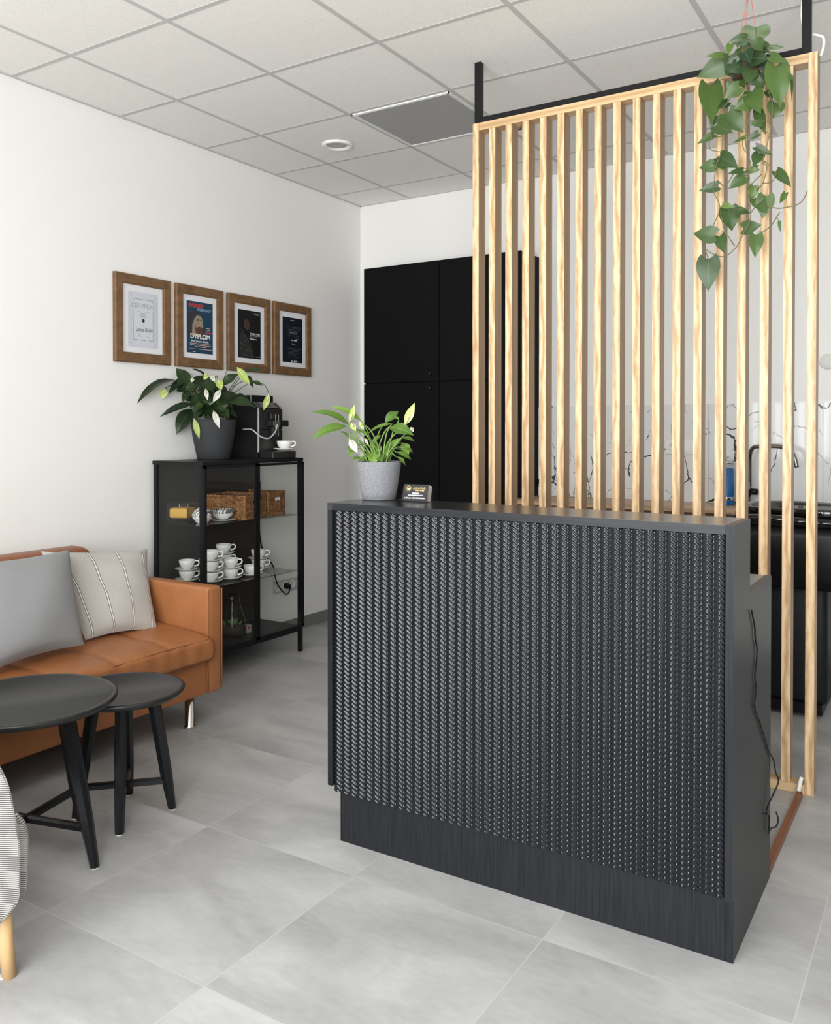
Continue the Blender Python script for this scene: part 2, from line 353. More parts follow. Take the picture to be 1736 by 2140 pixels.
# worktop and drawer unit behind the slats
MBw = MB().box((1.407, -.41, .872), (2.70, -.009, .897), .002)
tag(MBw.build('worktop', worktop_m), 'long narrow wooden worktop along the marble splashback behind the slats', 'worktop')
lc = thing('base_cabinet', 'brown wooden base cabinet under the worktop behind the slats', 'cabinet', (2.0, -.2, 0))
MB().box((1.41, -.37, 0), (2.69, -.0095, .8715)).build('body', drawer_m, lc)
for k in range(2):
    x0 = 1.412+k*.64; d = MB().box((x0, -.392, .1), (x0+.635, -.371, .855), .002).build('door', drawer_m, lc)
    MB().tube([(x0+.27, -.405, .80), (x0+.37, -.405, .80)], .005).build('handle', darkchrome_m, d)

# socket and switch plates on the marble
def plate(name, lab, cat, x0, x1, z0, z1, n, kind):
    o = thing(name, lab, cat, ((x0+x1)/2, -.009, (z0+z1)/2)); MB().box((x0, -.017, z0), (x1, -.0085, z1), .003).build('plate', white_m, o)
    for k in range(n):
        cx = x0+(k+.5)*(x1-x0)/n; cz = (z0+z1)/2
        if kind[k] == 's': MB().box((cx-.026, -.021, cz-.026), (cx+.026, -.0171, cz+.026), .002).build('rocker', china_m, o)
        else: MB().lathe([(.026, 0), (.026, .003), (.020, .003), (.019, .0005)], n=24, M=Matrix.Translation((cx, -.0172, cz)) @ Matrix.Rotation(R(90), 4, 'X')).build('socket', white_m, o)
plate('wall_switch', 'white double wall plate with socket and switch on the veined splashback', 'switch', 2.222, 2.382, 1.172, 1.255, 2, 'ws')
MB_ = MB().lathe([(.042, 0), (.042, .006), (.038, .009), (.01, .010)], n=40, M=Matrix.Translation((3.087, 0, 1.682)) @ Matrix.Rotation(R(90), 4, 'X'))
tag(MB_.build('wall_cover', mat('cover_white', (.70, .70, .67), .5)), 'round off-white cover disc on the back wall right of the slats', 'wall cover')

# faucet
fa = thing('kitchen_faucet', 'tall dark steel gooseneck faucet standing behind the slats', 'faucet', (2.70, -.12, .897))
bx, by = 2.695, -.09
MB().lathe([(.026, .897), (.026, .902), (.021, .904), (.021, 1.03), (.012, 1.034)], (bx, by, 0), 24).build('base', darkchrome_m, fa)
sp = spline([(bx+.012, by, 1.0), (bx+.014, by-.01, 1.12), (bx+.018, by-.02, 1.18), (bx+.040, by-.04, 1.218), (bx+.09, by-.06, 1.226), (bx+.18, by-.085, 1.226), (bx+.235, by-.10, 1.205), (bx+.258, by-.105, 1.165), (bx+.270, by-.11, 1.118)], 8)
MB().tube(sp, .0115, 12).build('spout', darkchrome_m, fa)
MB().tube([(bx+.01, by, .975), (bx+.055, by-.02, .975)], .017, 14).build('handle', metal_m, fa)
# disinfectant jar
jx_, jy_ = 2.585, -.10
j = thing('disinfectant_jar', 'glass jar of blue liquid with chrome lid standing on the worktop', 'jar', (jx_, jy_, .897))
blue_m = mat('blue_liquid', (.003, .12, .36), .08, spec=.6, coat=.3)
MB().lathe([(.046, .8975), (.046, .905), (.043, .925), (.043, 1.10), (.04, 1.102)], (jx_, jy_, 0), 32).build('liquid', blue_m, j)
MB().lathe([(.047, .923), (.0475, .925), (.0475, .94), (.047, .942)], (jx_, jy_, 0), 32).build('band', chrome_m, j)
MB().lathe([(.0445, 1.103), (.0445, 1.127)], (jx_, jy_, 0), 32).build('glass', acryl_m, j)
l_ = MB().lathe([(.049, 1.1275), (.049, 1.135), (.044, 1.139), (.006, 1.141)], (jx_, jy_, 0), 32).build('lid', chrome_m, j)
MB().lathe([(.005, 1.141), (.005, 1.158), (.016, 1.162), (.016, 1.167), (.004, 1.17)], (jx_, jy_, 0), 20).build('knob', chrome_m, l_)

# backwash unit behind the screen
bw = thing('backwash_unit', 'black leather salon wash chair with glossy black basin behind the slats', 'salon chair', (3.05, -.6, 0))
MB().box((2.86, -.84, .06), (3.19, -.30, .625), .03, seg=3, smooth=True).build('base', blackleather_m, bw)
m = MB(); m.prism([(-.84, .02), (-.32, .02), (-.30, .07), (-.85, .07)], 2.90, 3.17, M=Matrix(((0, 0, 1, 0), (1, 0, 0, 0), (0, 1, 0, 0), (0, 0, 0, 1)))); m.build('plinth', metal_m, bw)
m = MB(); m.box((2.74, -.98, .60), (3.50, -.32, .90), .06, seg=4, smooth=True); m.build('body', mat('black_shell', (.005, .005, .006), .3, spec=.25), bw)
m = MB(); m.lathe([(.10, .80), (.19, .86), (.235, .925), (.245, .945), (.238, .955), (.222, .945), (.17, .87), (.06, .84)], (3.02, -.62, 0), 40, 1.0, 1.0); m.build('basin', gloss_m, bw)
m = MB(); m.lathe([(.05, .93), (.11, .90), (.135, .935), (.14, .955), (.13, .965), (.11, .955)], (3.16, -.86, 0), 40, 1.1, .7)
m.build('neck_rest', gloss_m, bw)
MB().tube(spline([(2.80, -.955, .905), (2.95, -.965, .915), (3.15, -.965, .905), (3.40, -.95, .90)], 8), .02, 12).build('front_roll', gloss_m, bw)

# ================================================================ SLAT SCREEN
SY, SD, SW, SP, SX0, SZ = -1.745, .063, .030, .07988, 1.864, 2.662
oaks_m = woodmat('oak_side_shaded', (.25, .15, .075), (.40, .26, .145), (.48, .33, .20), (40, 40, 1.2), wv=.1)  # straight-grained slat sides, with side shade mixed into the darker browns
sd = thing('slatted_room_divider', 'floor-to-ceiling divider of vertical light oak slats hung on a black frame', 'room divider', (2.56, SY+SD/2, 0))
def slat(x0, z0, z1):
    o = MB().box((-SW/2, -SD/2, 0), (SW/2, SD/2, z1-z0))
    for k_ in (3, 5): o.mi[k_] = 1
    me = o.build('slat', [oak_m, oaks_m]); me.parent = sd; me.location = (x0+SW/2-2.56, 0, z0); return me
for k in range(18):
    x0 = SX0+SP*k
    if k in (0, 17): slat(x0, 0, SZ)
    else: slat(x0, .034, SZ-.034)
oakh_m = woodmat('light_oak_rail', (.42, .26, .125), (.60, .41, .215), (.72, .52, .295), (1.1, 14, 14), False)
x0, x1 = SX0+SW+.0005, SX0+SP*17-.0005
for z0 in (0, SZ-.033): MB().box((x0, SY, z0), (x1, SY+SD, z0+.033), .0012, seg=1).build('rail', oakh_m, sd)
for px_ in (SX0+.002, SX0+17*SP-.024):
    MB().box((px_, SY+.012, SZ-.0+.0005), (px_+.030, SY+.042, HC-.001), .001).build('hanger_post', metal_m, sd)
MB().box((SX0+.033, SY+.012, SZ+.0005), (SX0+17*SP-.0245, SY+.042, SZ+.028), .001).build('hanger_bar', metal_m, sd)
bp_ = atY(1082, 232, SY+.03)
m = MB().cyl((bp_.x, SY+.05), .005, SZ-.045, SZ+.05, 12).cyl((bp_.x, SY+.05), .010, SZ-.046, SZ-.034, 6); m.build('bolt', chrome_m, sd)
# loose white cable by the right hanger, floor strip
pts = [(3.195, -1.66, HC-.002), (3.19, -1.675, 2.86), (3.193, -1.675, 2.80), (3.215, -1.675, 2.76), (3.245, -1.675, 2.745), (3.262, -1.68, 2.73), (3.263, -1.68, 2.70), (3.254, -1.685, 2.664)]
tag(MB().tube(spline(pts, 8), .005, 8).build('white_cable', white_m), 'white cable looping from the ceiling behind the right hanger post', 'cable')
tag(MB().prism([(3.199, 0), (3.201, .020), (3.219, .020), (3.221, 0)], 1.775, 2.43, M=Matrix(((1, 0, 0, 0), (0, 0, -1, 0), (0, 1, 0, 0), (0, 0, 0, 1)))).build('cable_cover', beam_m), 'red-brown wooden strip on the floor between counter and divider', 'floor strip')
tag(MB().tube(spline([(3.209, -1.792, .028), (3.209, -1.778, .035), (3.211, -1.762, .052), (3.213, -1.752, .062)], 6), .007, 10).build('cable_sleeve', white_m), 'short white sleeve end poking from the floor strip at the last slat', 'cable')

# ================================================================ RECEPTION COUNTER
ct = thing('reception_counter', 'black reception counter with embossed braided front panel', 'counter', (2.6, -2.7, 0))
CX0, CX1, CF = 1.976, 3.222, -2.928
MB().prism([(CX0, CF), (CX1-.0185, CF), (CX1-.0185, -2.725), (CX0, -2.665)], 1.0605, 1.083).build('top', [top_m], ct)
MB().box((CX0+.0185, CF-.0004, 1.0607), (CX1-.0185, CF+.0002, 1.0826)).build('top_edge', lamh_m, ct)
side = [(CF+.016, 0), (-2.42, 0), (-2.42, .889), (-2.727, .889), (-2.727, 1.083), (CF, 1.083), (CF, .158), (CF+.016, .158)]
YZX = Matrix(((0, 0, 1, 0), (1, 0, 0, 0), (0, 1, 0, 0), (0, 0, 0, 1)))
MB().prism(side, CX1-.018, CX1, M=YZX).build('side_panel', lam_m, ct)
MB().box((CX0, CF, .176), (CX0+.018, -2.46, 1.060), .0008, seg=1).build('side_panel', lam_m, ct)
MB().box((2.020, -2.912, 0), (CX1-.0185, -2.896, .18)).build('plinth', lam_m, ct)
MB().box((2.016, -2.913, 0), (2.0195, -2.5, .18)).build('plinth_side', lam_m, ct)
MB().box((2.0, -2.735, .868), (CX1-.0185, -2.42, .889), .0008, seg=1).build('desk_top', top_m, ct)
MB().box((2.0, -2.725, .889), (CX1-.0185, -2.708, 1.060)).build('back_panel', lam_m, ct)
MB().box((2.0, -2.895, .176), (CX1-.0185, -2.44, .19)).build('bottom_panel', lam_m, ct)
# braided front: real relief
NP, px0, px1, pz0, pz1 = 41, CX0+.0195, CX1-.0190, .160, 1.0595
pit = (px1-px0)/NP; NX, NZ = NP*12+1, 760
ph = .0143
def relief(x, z):
    u = ((x-px0)/pit) % 1.0; a = abs(u-.5)*2           # 0 at the spine, 1 in the valley
    s = (z+pit*.5*(1.25*a-.25*a*a))/ph; f = s % 1.0
    r = (1-((f-.5)*2)**2)**.5 if 0 < f < 1 else 0
    env = (1-a**2.6)
    return .0006+.0052*(1-a)*(1-.1*(1-a))+r*.0052*(.45+.55*min(1, (1-a)*5))
vs = []
for jz in range(NZ):
    z = pz0+(pz1-pz0)*jz/(NZ-1)
    for ix_ in range(NX):
        x = px0+(px1-px0)*ix_/(NX-1); vs.append((x, CF+.0125-relief(x, z), z))
fs = [(j*NX+i, j*NX+i+1, (j+1)*NX+i+1, (j+1)*NX+i) for j in range(NZ-1) for i in range(NX-1)]
m = MB(); m.add(vs, fs, True); m.box((px0, CF+.0128, pz0), (px1, CF+.025, pz1)); m.build('braided_panel', rope_m, ct)
# cord on counter side
pts = [atX(px, py, CX1+.004) for px, py in ((1570, 1275), (1574, 1295), (1577, 1312), (1578, 1335), (1582, 1357), (1580, 1385), (1577, 1415), (1580, 1440), (1576, 1475), (1586, 1505), (1597, 1540), (1606, 1570))]
pts += [Vector((3.229, -2.412, .345)), Vector((3.234, -2.408, .31)), Vector((3.245, -2.425, .29)), Vector((3.236, -2.44, .26)), Vector((3.229, -2.50, .24)), Vector((3.229, -2.515, .225)), Vector((3.228, -2.475, .205)), Vector((3.228, -2.47, .175)), Vector((3.229, -2.49, .158)), Vector((3.232, -2.46, .162)), Vector((3.24, -2.435, .158)), Vector((3.245, -2.425, .175)), Vector((3.24, -2.43, .2))]
tag(MB().tube(spline(pts, 5), .0022, 8).build('black_cord', metal_m), 'thin black cord hanging down the right side of the counter', 'cord')

# ================================================================ PICTURE FRAMES
mat_m = mat('mat_board', (.76, .76, .79), .6); dark_ink = mat('ink_dark', (.03, .03, .035), .5); grey_ink = mat('ink_grey', (.30, .31, .33), .5)
lgrey_ink = mat('ink_light_grey', (.50, .52, .56), .5); white_ink = mat('ink_white', (.75, .74, .72), .5); red_ink = mat('ink_red', (.55, .04, .04), .5)
blue_ink = mat('ink_blue', (.22, .40, .55), .5); pink_ink = mat('ink_pink', (.7, .42, .36), .5)
gold_m = mat('gold', (.8, .62, .28), .3, metal=.8)
def text(parent, s, M, size, material, width=None, name='lettering', shear=0, bold=0):
    cu = bpy.data.curves.new('t', 'FONT'); cu.body = s; cu.size = size; cu.align_x = 'CENTER'; cu.align_y = 'CENTER'; cu.shear = shear; cu.offset = bold
    cu.extrude = .0001
    o = bpy.data.objects.new('t', cu); C.objects.link(o); bpy.context.view_layer.update()
    me = bpy.data.meshes.new_from_object(o.evaluated_get(bpy.context.evaluated_depsgraph_get())); bpy.data.objects.remove(o)
    xs = [v.co.x for v in me.vertices]; k = 1
    if width and xs: k = width/(max(xs)-min(xs)); 
    off = wl(parent)
    for v in me.vertices: v.co = M @ Vector((v.co.x*k, v.co.y, v.co.z)) - off
    me.materials.clear(); me.materials.append(material); me.name = name
    r = bpy.data.objects.new(name, me); C.objects.link(r); r.parent = parent; return r
def wallM(y, z, x): # local x->+y, local y->+z, local z->+x
    return Matrix(((0, 0, 1, x), (1, 0, 0, y), (0, 1, 0, z), (0, 0, 0, 1)))
FZ0, FZ1 = 1.669, 2.130
def stroke(m, pts, w_, M, z=.0002):
    for a, b in zip(pts[:-1], pts[1:]):
        a_, b_ = Vector(a), Vector(b); dd = (b_-a_).normalized(); n = Vector((-dd.y, dd.x))*w_/2
        m.add([(*(a_-n), z), (*(b_-n), z), (*(b_+n), z), (*(a_+n), z)], [(0, 1, 2, 3)], M=M)
frames = [(-2.175, -1.805, 'oak picture frame holding the pale grey certificate, leftmost of the row'), (-1.765, -1.404, 'oak picture frame holding the blue poster with a bearded man'),
          (-1.363, -.992, 'oak picture frame holding the black diploma with a dark figure'), (-.957, -.590, 'oak picture frame holding the dark blue text-only diploma, rightmost of the row')]
for k, (y0, y1, lab) in enumerate(frames):
    yc, zc = (y0+y1)/2, (FZ0+FZ1)/2
    f = thing('picture_frame', lab, 'picture frame', (.001, yc, FZ0), 'oak picture frames on the left wall')
    W_, H_ = y1-y0, FZ1-FZ0; B = .053
    m = MB(); X0, X1 = .001, .024
    for (a, b, c_, d_) in (((y0, FZ0), (y1, FZ0), (y1-B, FZ0+B), (y0+B, FZ0+B)), ((y1, FZ0), (y1, FZ1), (y1-B, FZ1-B), (y1-B, FZ0+B)), ((y1, FZ1), (y0, FZ1), (y0+B, FZ1-B), (y1-B, FZ1-B)), ((y0, FZ1), (y0, FZ0), (y0+B, FZ0+B), (y0+B, FZ1-B))):
        def L(p, q, s): return (p[0]+(q[0]-p[0])*s, p[1]+(q[1]-p[1])*s)
        prof = [(0, X0), (0, X1-.004), (.09, X1), (.85, X1), (.88, X1-.004), (.97, X1-.006), (1, X1-.008), (1, X0+.004)]
        vs = [(x, *L(a, d_, s)) for s, x in prof]+[(x, *L(b, c_, s)) for s, x in prof]; n = len(prof)
        m.add(vs, [(i, i+1, n+i+1, n+i) for i in range(n-1)])
    m.build('frame', frame_m, f)
    mb = MB().box((.004, y0+B-.004, FZ0+B-.004), (.0125, y1-B+.004, FZ1-B+.004)).build('mat_board', mat_m, f)
    pw, ph_ = (.200, .292) if k < 3 else (.196, .290)
    py, pz = yc+.001, zc-.002
    paper = [mat('paper_grey', (.60, .62, .67), .5), mat('poster_blue', (.006, .045, .085), .4), mat('poster_black', (.006, .006, .007), .4), mat('poster_navy', (.007, .009, .018), .4)][k]
    pr = MB().box((.0127, py-pw/2, pz-ph_/2), (.0133, py+pw/2, pz+ph_/2)).build('print', paper, f)
    M = wallM(py, pz, .0134); M2 = wallM(py, pz, .0136)
    if k == 0:
        for s_ in (-1, 1):
            m = MB()
            for q in range(9):
                zz = -.128+q*.032
                for r_ in range(3):
                    e = .003+r_*.0085
                    stroke(m, [(s_*.098, zz-e), (s_*(.098-e), zz), (s_*.098, zz+e)] if q % 2 else [(s_*.072, zz-e), (s_*(.072+e), zz), (s_*.072, zz+e)], .0022, M)
            m.build('zigzag_border', lgrey_ink, pr)
        m = MB().box((-.066, -.105, 0), (.066, .108, .0001), M=M); m.build('field', mat('paper_light', (.63, .65, .69), .5), pr)
        m = MB(); stroke(m, [(-.066, .093), (-.066, .108), (.066, .108), (.066, .093)], .0016, M2); stroke(m, [(-.066, .052), (-.066, -.106), (-.035, -.106)], .0016, M2); stroke(m, [(.066, .052), (.066, -.106), (.037, -.106)], .0016, M2)
        m.build('border_line', dark_ink, pr)
        text(pr, 'CERTYFIKAT', wallM(py, pz+.073, .0137), .034, grey_ink, .150)
        m = MB()
        for q in range(5): stroke(m, [(-.022, .034-q*.005), (.022, .034-q*.005)], .0018, M2)
        stroke(m, [(-.042, .044), (.042, .044)], .0016, M2); stroke(m, [(-.005, -.028), (.005, -.028)], .0022, M2); stroke(m, [(.02, -.087), (.045, -.087)], .0012, M2); stroke(m, [(-.042, -.087), (-.008, -.087)], .0012, M2)
        stroke(m, [(-.04, -.090), (-.028, -.07), (-.024, -.076), (-.03, -.084), (-.018, -.080)], .0012, M2)
        m.build('text_lines', grey_ink, pr)
        MB().lathe([(.0095, 0), (.0095, .0003)], n=24, M=wallM(py, pz-.003, .0136)).build('seal', dark_ink, pr)
        text(pr, 'Justyna Dziuba', wallM(py+.006, pz-.052, .0138), .030, dark_ink, .112, 'signature', .3)
        text(pr, 'Wella', wallM(py, pz-.106, .0138), .013, mat('ink_violet', (.25, .25, .5), .5))
    elif k == 1:
        m = MB().prism([(-.098, -.055), (-.098, -.02), (-.094, .05), (-.08, .082), (-.05, .096), (-.02, .09), (.01, .07), (.022, .04), (.02, -.03), (.0, -.055)], 0, .0002, M=M); m.build('dark_hair_shape', dark_ink, pr)
        skin = mat('portrait_skin', (.30, .23, .18), .5)
        MB().prism([(-.062, -.055), (-.058, .0), (-.060, .028), (-.045, .048), (-.022, .070), (.008, .066), (.020, .045), (.020, .022), (.026, .006), (.016, -.005), (-.018, -.05)], 0, .0002, M=M2).build('face', skin, pr)
        m = MB().prism([(-.088, -.005), (-.090, .045), (-.066, .082), (-.030, .094), (.004, .082), (-.018, .072), (-.040, .056), (-.050, .030), (-.062, .010), (-.070, -.02)], 0, .0002, M=wallM(py, pz, .0139)); m.build('hair', dark_ink, pr)
        m = MB().prism([(-.036, .02), (-.03, -.006), (-.008, .008), (.006, .006), (.022, -.004), (.028, -.045), (.01, -.06), (-.015, -.055), (-.036, -.02)], 0, .0002, M=wallM(py, pz, .0139)); m.build('beard', mat('beard_brown', (.10, .04, .03), .5), pr)
        m = MB(); stroke(m, [(-.022, .044), (-.006, .042)], .006, wallM(py, pz, .0141)); stroke(m, [(.002, .042), (.014, .044)], .006, wallM(py, pz, .0141)); m.build('eyes', dark_ink, pr)
        text(pr, 'BARBER', wallM(py-.030, pz+.122, .0140), .030, red_ink, .108, bold=.0008)
        text(pr, 'WORKSHOP', wallM(py+.030, pz+.101, .0140), .022, blue_ink, .108, bold=.0004)
        text(pr, 'DYPLOM', wallM(py+.002, pz-.052, .0143), .036, white_ink, .150, bold=.0012)
        text(pr, 'Pani Justyna Dziuba', wallM(py, pz-.078, .0143), .016, white_ink, .130, bold=.0003)
        m = MB()
        for q, (a, b) in enumerate(((-.078, .085), (-.076, .084), (-.04, .045))): stroke(m, [(a, -.092-q*.009), (b, -.092-q*.009)], .003, M2)
        stroke(m, [(-.085, -.122), (-.035, -.122)], .0014, M2); stroke(m, [(-.01, -.122), (.09, -.122)], .003, M2); stroke(m, [(-.055, -.138), (-.035, -.138)], .005, M2)
        for q in range(3): stroke(m, [(.045, -.0+-.009*q), (.075+.004*q, -.009*q)], .0028, M2)
        m.build('text_lines', pink_ink, pr)
        m = MB(); stroke(m, [(.042, -.027), (.09, -.027)], .007, M2); m.build('red_band', red_ink, pr)
    elif k == 2:
        dim = mat('figure_dark', (.055, .03, .024), .5); dm2 = mat('figure_cloth', (.022, .020, .018), .5)
        MB().prism([(-.09, -.14), (-.088, -.01), (-.07, .01), (-.05, .0), (-.02, -.03), (.0, -.06), (.03, -.1), (.045, -.143)], 0, .0002, M=M).build('figure', dm2, pr)
        MB().prism([(-.052, .05), (-.048, .085), (-.02, .09), (-.004, .08), (.0, .055), (.008, .045), (-.002, .032), (-.02, .022), (-.035, .03)], 0, .0002, M=M2).build('face', dim, pr)
        m = MB()
        for q in range(16): a, b = random.uniform(-.08, .02), random.uniform(-.135, -.02); stroke(m, [(a, b), (a+random.uniform(.003, .012), b+random.uniform(-.008, .008))], .004, M2)
        stroke(m, [(-.075, .03), (.025, -.075)], .0018, M2); m.build('figure_details', mat('figure_grey', (.12, .115, .10), .5), pr)
        text(pr, 'DYPLOM', wallM(py+.048, pz+.0, .0140), .027, white_ink, .085)
        m = MB(); stroke(m, [(.0, -.014), (.07, -.014)], .002, M2); stroke(m, [(.04, .128), (.09, .130)], .003, M2); stroke(m, [(.055, .122), (.09, .123)], .0015, M2); stroke(m, [(.055, -.133), (.095, -.133)], .003, M2); m.build('text_lines', grey_ink, pr)
        m = MB(); stroke(m, [(.003, -.026), (.068, -.028)], .0045, M2); m.build('name_line', white_ink, pr)
    else:
        m = MB()
        for z_ in (.085, -.055):
            for q, (a, b) in enumerate(((-.05, .085), (-.005, .09), (-.045, .05), (-.04, .06), (-.05, .04), (-.0, .03))): stroke(m, [(a, z_-q*.0085), (b, z_-q*.0085)], .0011 if q else .0016, M2)
        stroke(m, [(-.05, .028), (.06, .028)], .001, M2); stroke(m, [(-.05, -.108), (.06, -.108)], .001, M2); stroke(m, [(.03, .012), (.06, .012)], .003, M2)
        m.build('text_lines', mat('ink_dim', (.16, .17, .19), .5), pr)
        m = MB()
        for z_ in (-.001, -.136): stroke(m, [(-.015, z_), (.0, z_)], .007, M2); stroke(m, [(.012, z_), (.045, z_)], .007, M2)
        stroke(m, [(-.012, -.024), (.025, -.024)], .004, M2); stroke(m, [(-.02, .128), (.02, .128)], .003, M2)
        m.build('stamp_lines', lgrey_ink, pr)
        m = MB(); stroke(m, [(-.03, .042), (-.026, .054), (-.02, .04), (-.01, .05), (.0, .040), (.01, .052), (.02, .036), (.035, .052), (.04, .038)], .0014, M2); m.build('signature', lgrey_ink, pr)

# ================================================================ GLASS CABINET
GX0, GX1, GY0, GY1, GZ = .022, .388, -1.932, -1.128, 1.150
gc = thing('glass_display_cabinet', 'black metal display cabinet with glass doors and sides against the left wall', 'cabinet', (.2, -1.53, 0))
MB().box((GX0-.004, GY0-.004, GZ-.020), (GX1+.004, GY1+.004, GZ), .002).build('top', metal_m, gc)
for x_, y_ in ((GX0, GY0), (GX1-.022, GY0), (GX0, GY1-.022), (GX1-.022, GY1-.022)):
    MB().box((x_, y_, 0), (x_+.022, y_+.022, GZ-.0205), .0015).build('leg', metal_m, gc)
m = MB()
for z_ in (.125,):
    m.box((GX0, GY0+.022, z_), (GX0+.022, GY1-.022, z_+.022)).box((GX1-.022, GY0+.022, z_), (GX1, GY1-.022, z_+.022)).box((GX0+.022, GY0, z_), (GX1-.022, GY0+.022, z_+.022)).box((GX0+.022, GY1-.022, z_), (GX1-.022, GY1, z_+.022))
m.build('bottom_rail', metal_m, gc)
MB().box((GX0+.012, GY0+.012, .148), (GX1-.012, GY1-.012, .156)).build('bottom_shelf', metal_m, gc)
MB().box((GX0+.002, GY0+.022, .156), (GX0+.006, GY1-.022, GZ-.0205)).build('back_panel', mat('grey_back', (.018, .019, .019), .55), gc)
for z_ in (.810, .477): MB().box((GX0+.008, GY0+.022, z_), (GX1-.026, GY1-.022, z_+.006), .001, seg=1).build('glass_shelf', shelfg_m, gc)
for y_ in (GY0+.009, GY1-.013):
    s_ = MB().box((GX0+.022, y_, .156), (GX1-.022, y_+.004, GZ-.0205)).build('side_glass', pane_m, gc)
GM = (GY0+GY1)/2
for (a, b, hs) in ((GY0+.003, GM-.002, 1), (GM+.002, GY1-.003, -1)):
    d = MB(); 
    for p_, q_ in (((a, .150), (a+.016, GZ-.022)), ((b-.016, .150), (b, GZ-.022)), ((a, .150), (b, .164)), ((a, GZ-.036), (b, GZ-.022))): d.box((GX1+.001, p_[0], p_[1]), (GX1+.014, q_[0], q_[1]))
    d = d.build('door_frame', metal_m, gc)
    MB().box((GX1+.005, a+.016, .164), (GX1+.009, b-.016, GZ-.036)).build('door_pane', pane_m, d)
yh = GM-.012; MB().box((GX1+.0145, GM+.006, .93), (GX1+.024, GM+.012, 1.03)).build('handle', metal_m, gc)

# cups
def cup_proto():
    t_ = MB(); o = t_.lathe([(.018, .0), (.021, .004), (.022, .006), (.034, .018), (.042, .036), (.0445, .054), (.0425, .054), (.039, .036), (.03, .018), (.004, .010)], n=36).build('teacup', china_m)
    h = MB().tube(spline([(.040, 0, .048), (.058, 0, .050), (.066, 0, .040), (.060, 0, .026), (.038, 0, .019)], 6), .0042, 8).build('handle', china_m, o)
    return o
def saucer_proto():
    return MB().lathe([(.020, 0), (.034, .002), (.054, .010), (.064, .016), (.0645, .018), (.054, .013), (.034, .0065), (.004, .006)], n=44).build('saucer', china_m)
cp, sp_ = cup_proto(), saucer_proto(); used = [False, False]
def put(kind, loc, lab, rz, grp='white cups and saucers in the glass cabinet'):
    src = (cp, sp_)[kind]
    if used[kind]:
        o = src.copy(); C.objects.link(o)
        for ch in src.children: c_ = ch.copy(); C.objects.link(c_); c_.parent = o
    else: o = src; used[kind] = True
    o.location = loc; o.rotation_euler = (0, 0, rz); tag(o, lab, ('teacup', 'saucer')[kind], grp); return o
HZ = YAW
SH = .4832
def stack(x, y, n, descs, off=(0, 0)):
    for k in range(n):
        z = SH+k*.0575
        put(1, (x, y, z), 'white china saucer %s' % descs[k], HZ+.2)
        put(0, (x, y, z+.0066), 'white china teacup %s' % descs[k], HZ+random.uniform(-.15, .25))
stack(.10, -1.768, 2, ['at the bottom of the leftmost stack, left of the cabinet corner post', 'on top of the leftmost stack, left of the cabinet corner post'])
stack(.240, -1.728, 3, ['lowest in the three-high stack just right of the corner post', 'in the middle of the three-high stack just right of the corner post', 'topmost in the three-high stack just right of the corner post'])
stack(.255, -1.592, 2, ['lower in the front two-high stack in the left door', 'upper in the front two-high stack in the left door'])
stack(.112, -1.500, 3, ['lowest in the stack hidden behind the middle cups', 'second in the stack hidden behind the middle cups', 'highest of all, behind the middle cups in the left door'])
stack(.268, -1.440, 1, ['standing singly in front of the door joint'])
stack(.155, -1.255, 2, ['lower in the rightmost stack behind the door joint', 'upper in the rightmost stack behind the door joint'])

# candle in square glass
cx, cy = .115, -1.812; Mz = Matrix.Translation((cx, cy, .8162)) @ Matrix.Rotation(R(20), 4, 'Z')
cd = thing('glass_candle', 'square glass holder with yellow candle wax on the upper cabinet shelf', 'candle', (cx, cy, .8162))
m = MB()
hw = .062
for a, b in (((-hw, -hw), (hw, -hw+.003)), ((-hw, hw-.003), (hw, hw)), ((-hw, -hw), (-hw+.003, hw)), ((hw-.003, -hw), (hw, hw))): m.box((*a, 0), (*b, .105), M=Mz)
m.box((-hw, -hw, 0), (hw, hw, .004), M=Mz); m.build('holder', acryl_m, cd)
MB().box((-.054, -.054, .022), (.054, .054, .078), .012, M=Mz, seg=3, smooth=True).build('wax', mat('yellow_wax', (.85, .52, .08), .5), cd)
m = MB()
for dx, dy in ((-.025, 0), (.02, .02)): m.tube([(cx+dx, cy+dy, .89), (cx+dx, cy+dy, .91)], .0015)
m.build('wick', white_m, cd)
# patterned vase and bowl
pat_m = mat('black_white_pattern', (.7, .7, .7), .2); t = pat_m.node_tree; v = mapping(t, (1, 1, 1)); wvv = nd(t, 'ShaderNodeTexWave'); wvv.inputs['Scale'].default_value = 26; wvv.inputs['Distortion'].default_value = 9; wvv.inputs['Detail'].default_value = 2; t.links.new(v, wvv.inputs['Vector'])
zsep = nd(t, 'ShaderNodeSeparateXYZ'); tg = nd(t, 'ShaderNodeTexCoord'); t.links.new(tg.outputs['Object'], zsep.inputs[0])
setc(pat_m, mix(t, math_(t, 'MULTIPLY', math_(t, 'GREATER_THAN', zsep.outputs[2], .035), math_(t, 'GREATER_THAN', wvv.outputs['Fac'], .5)), (.74, .74, .73), (.12, .12, .12)))
va = MB().lathe([(.025, 0), (.030, .003), (.052, .030), (.056, .045), (.045, .066), (.026, .082), (.022, .084), (.020, .08)], n=12, smooth=False).build('round_vase', pat_m); va.location = (.262, -1.81, .8162)
tag(va, 'faceted white vase with black leaf pattern beside the candle', 'vase')
bo = thing('patterned_bowl', 'white bowl with grey leaf pattern in front of the wicker basket', 'bowl', (.262, -1.66, .824))
bb = MB().lathe([(.024, 0), (.028, .003), (.050, .018), (.060, .040), (.061, .056), (.058, .056), (.052, .035), (.02, .01), (.004, .008)], n=36).build('bowl_body', pat_m); bb.parent = bo
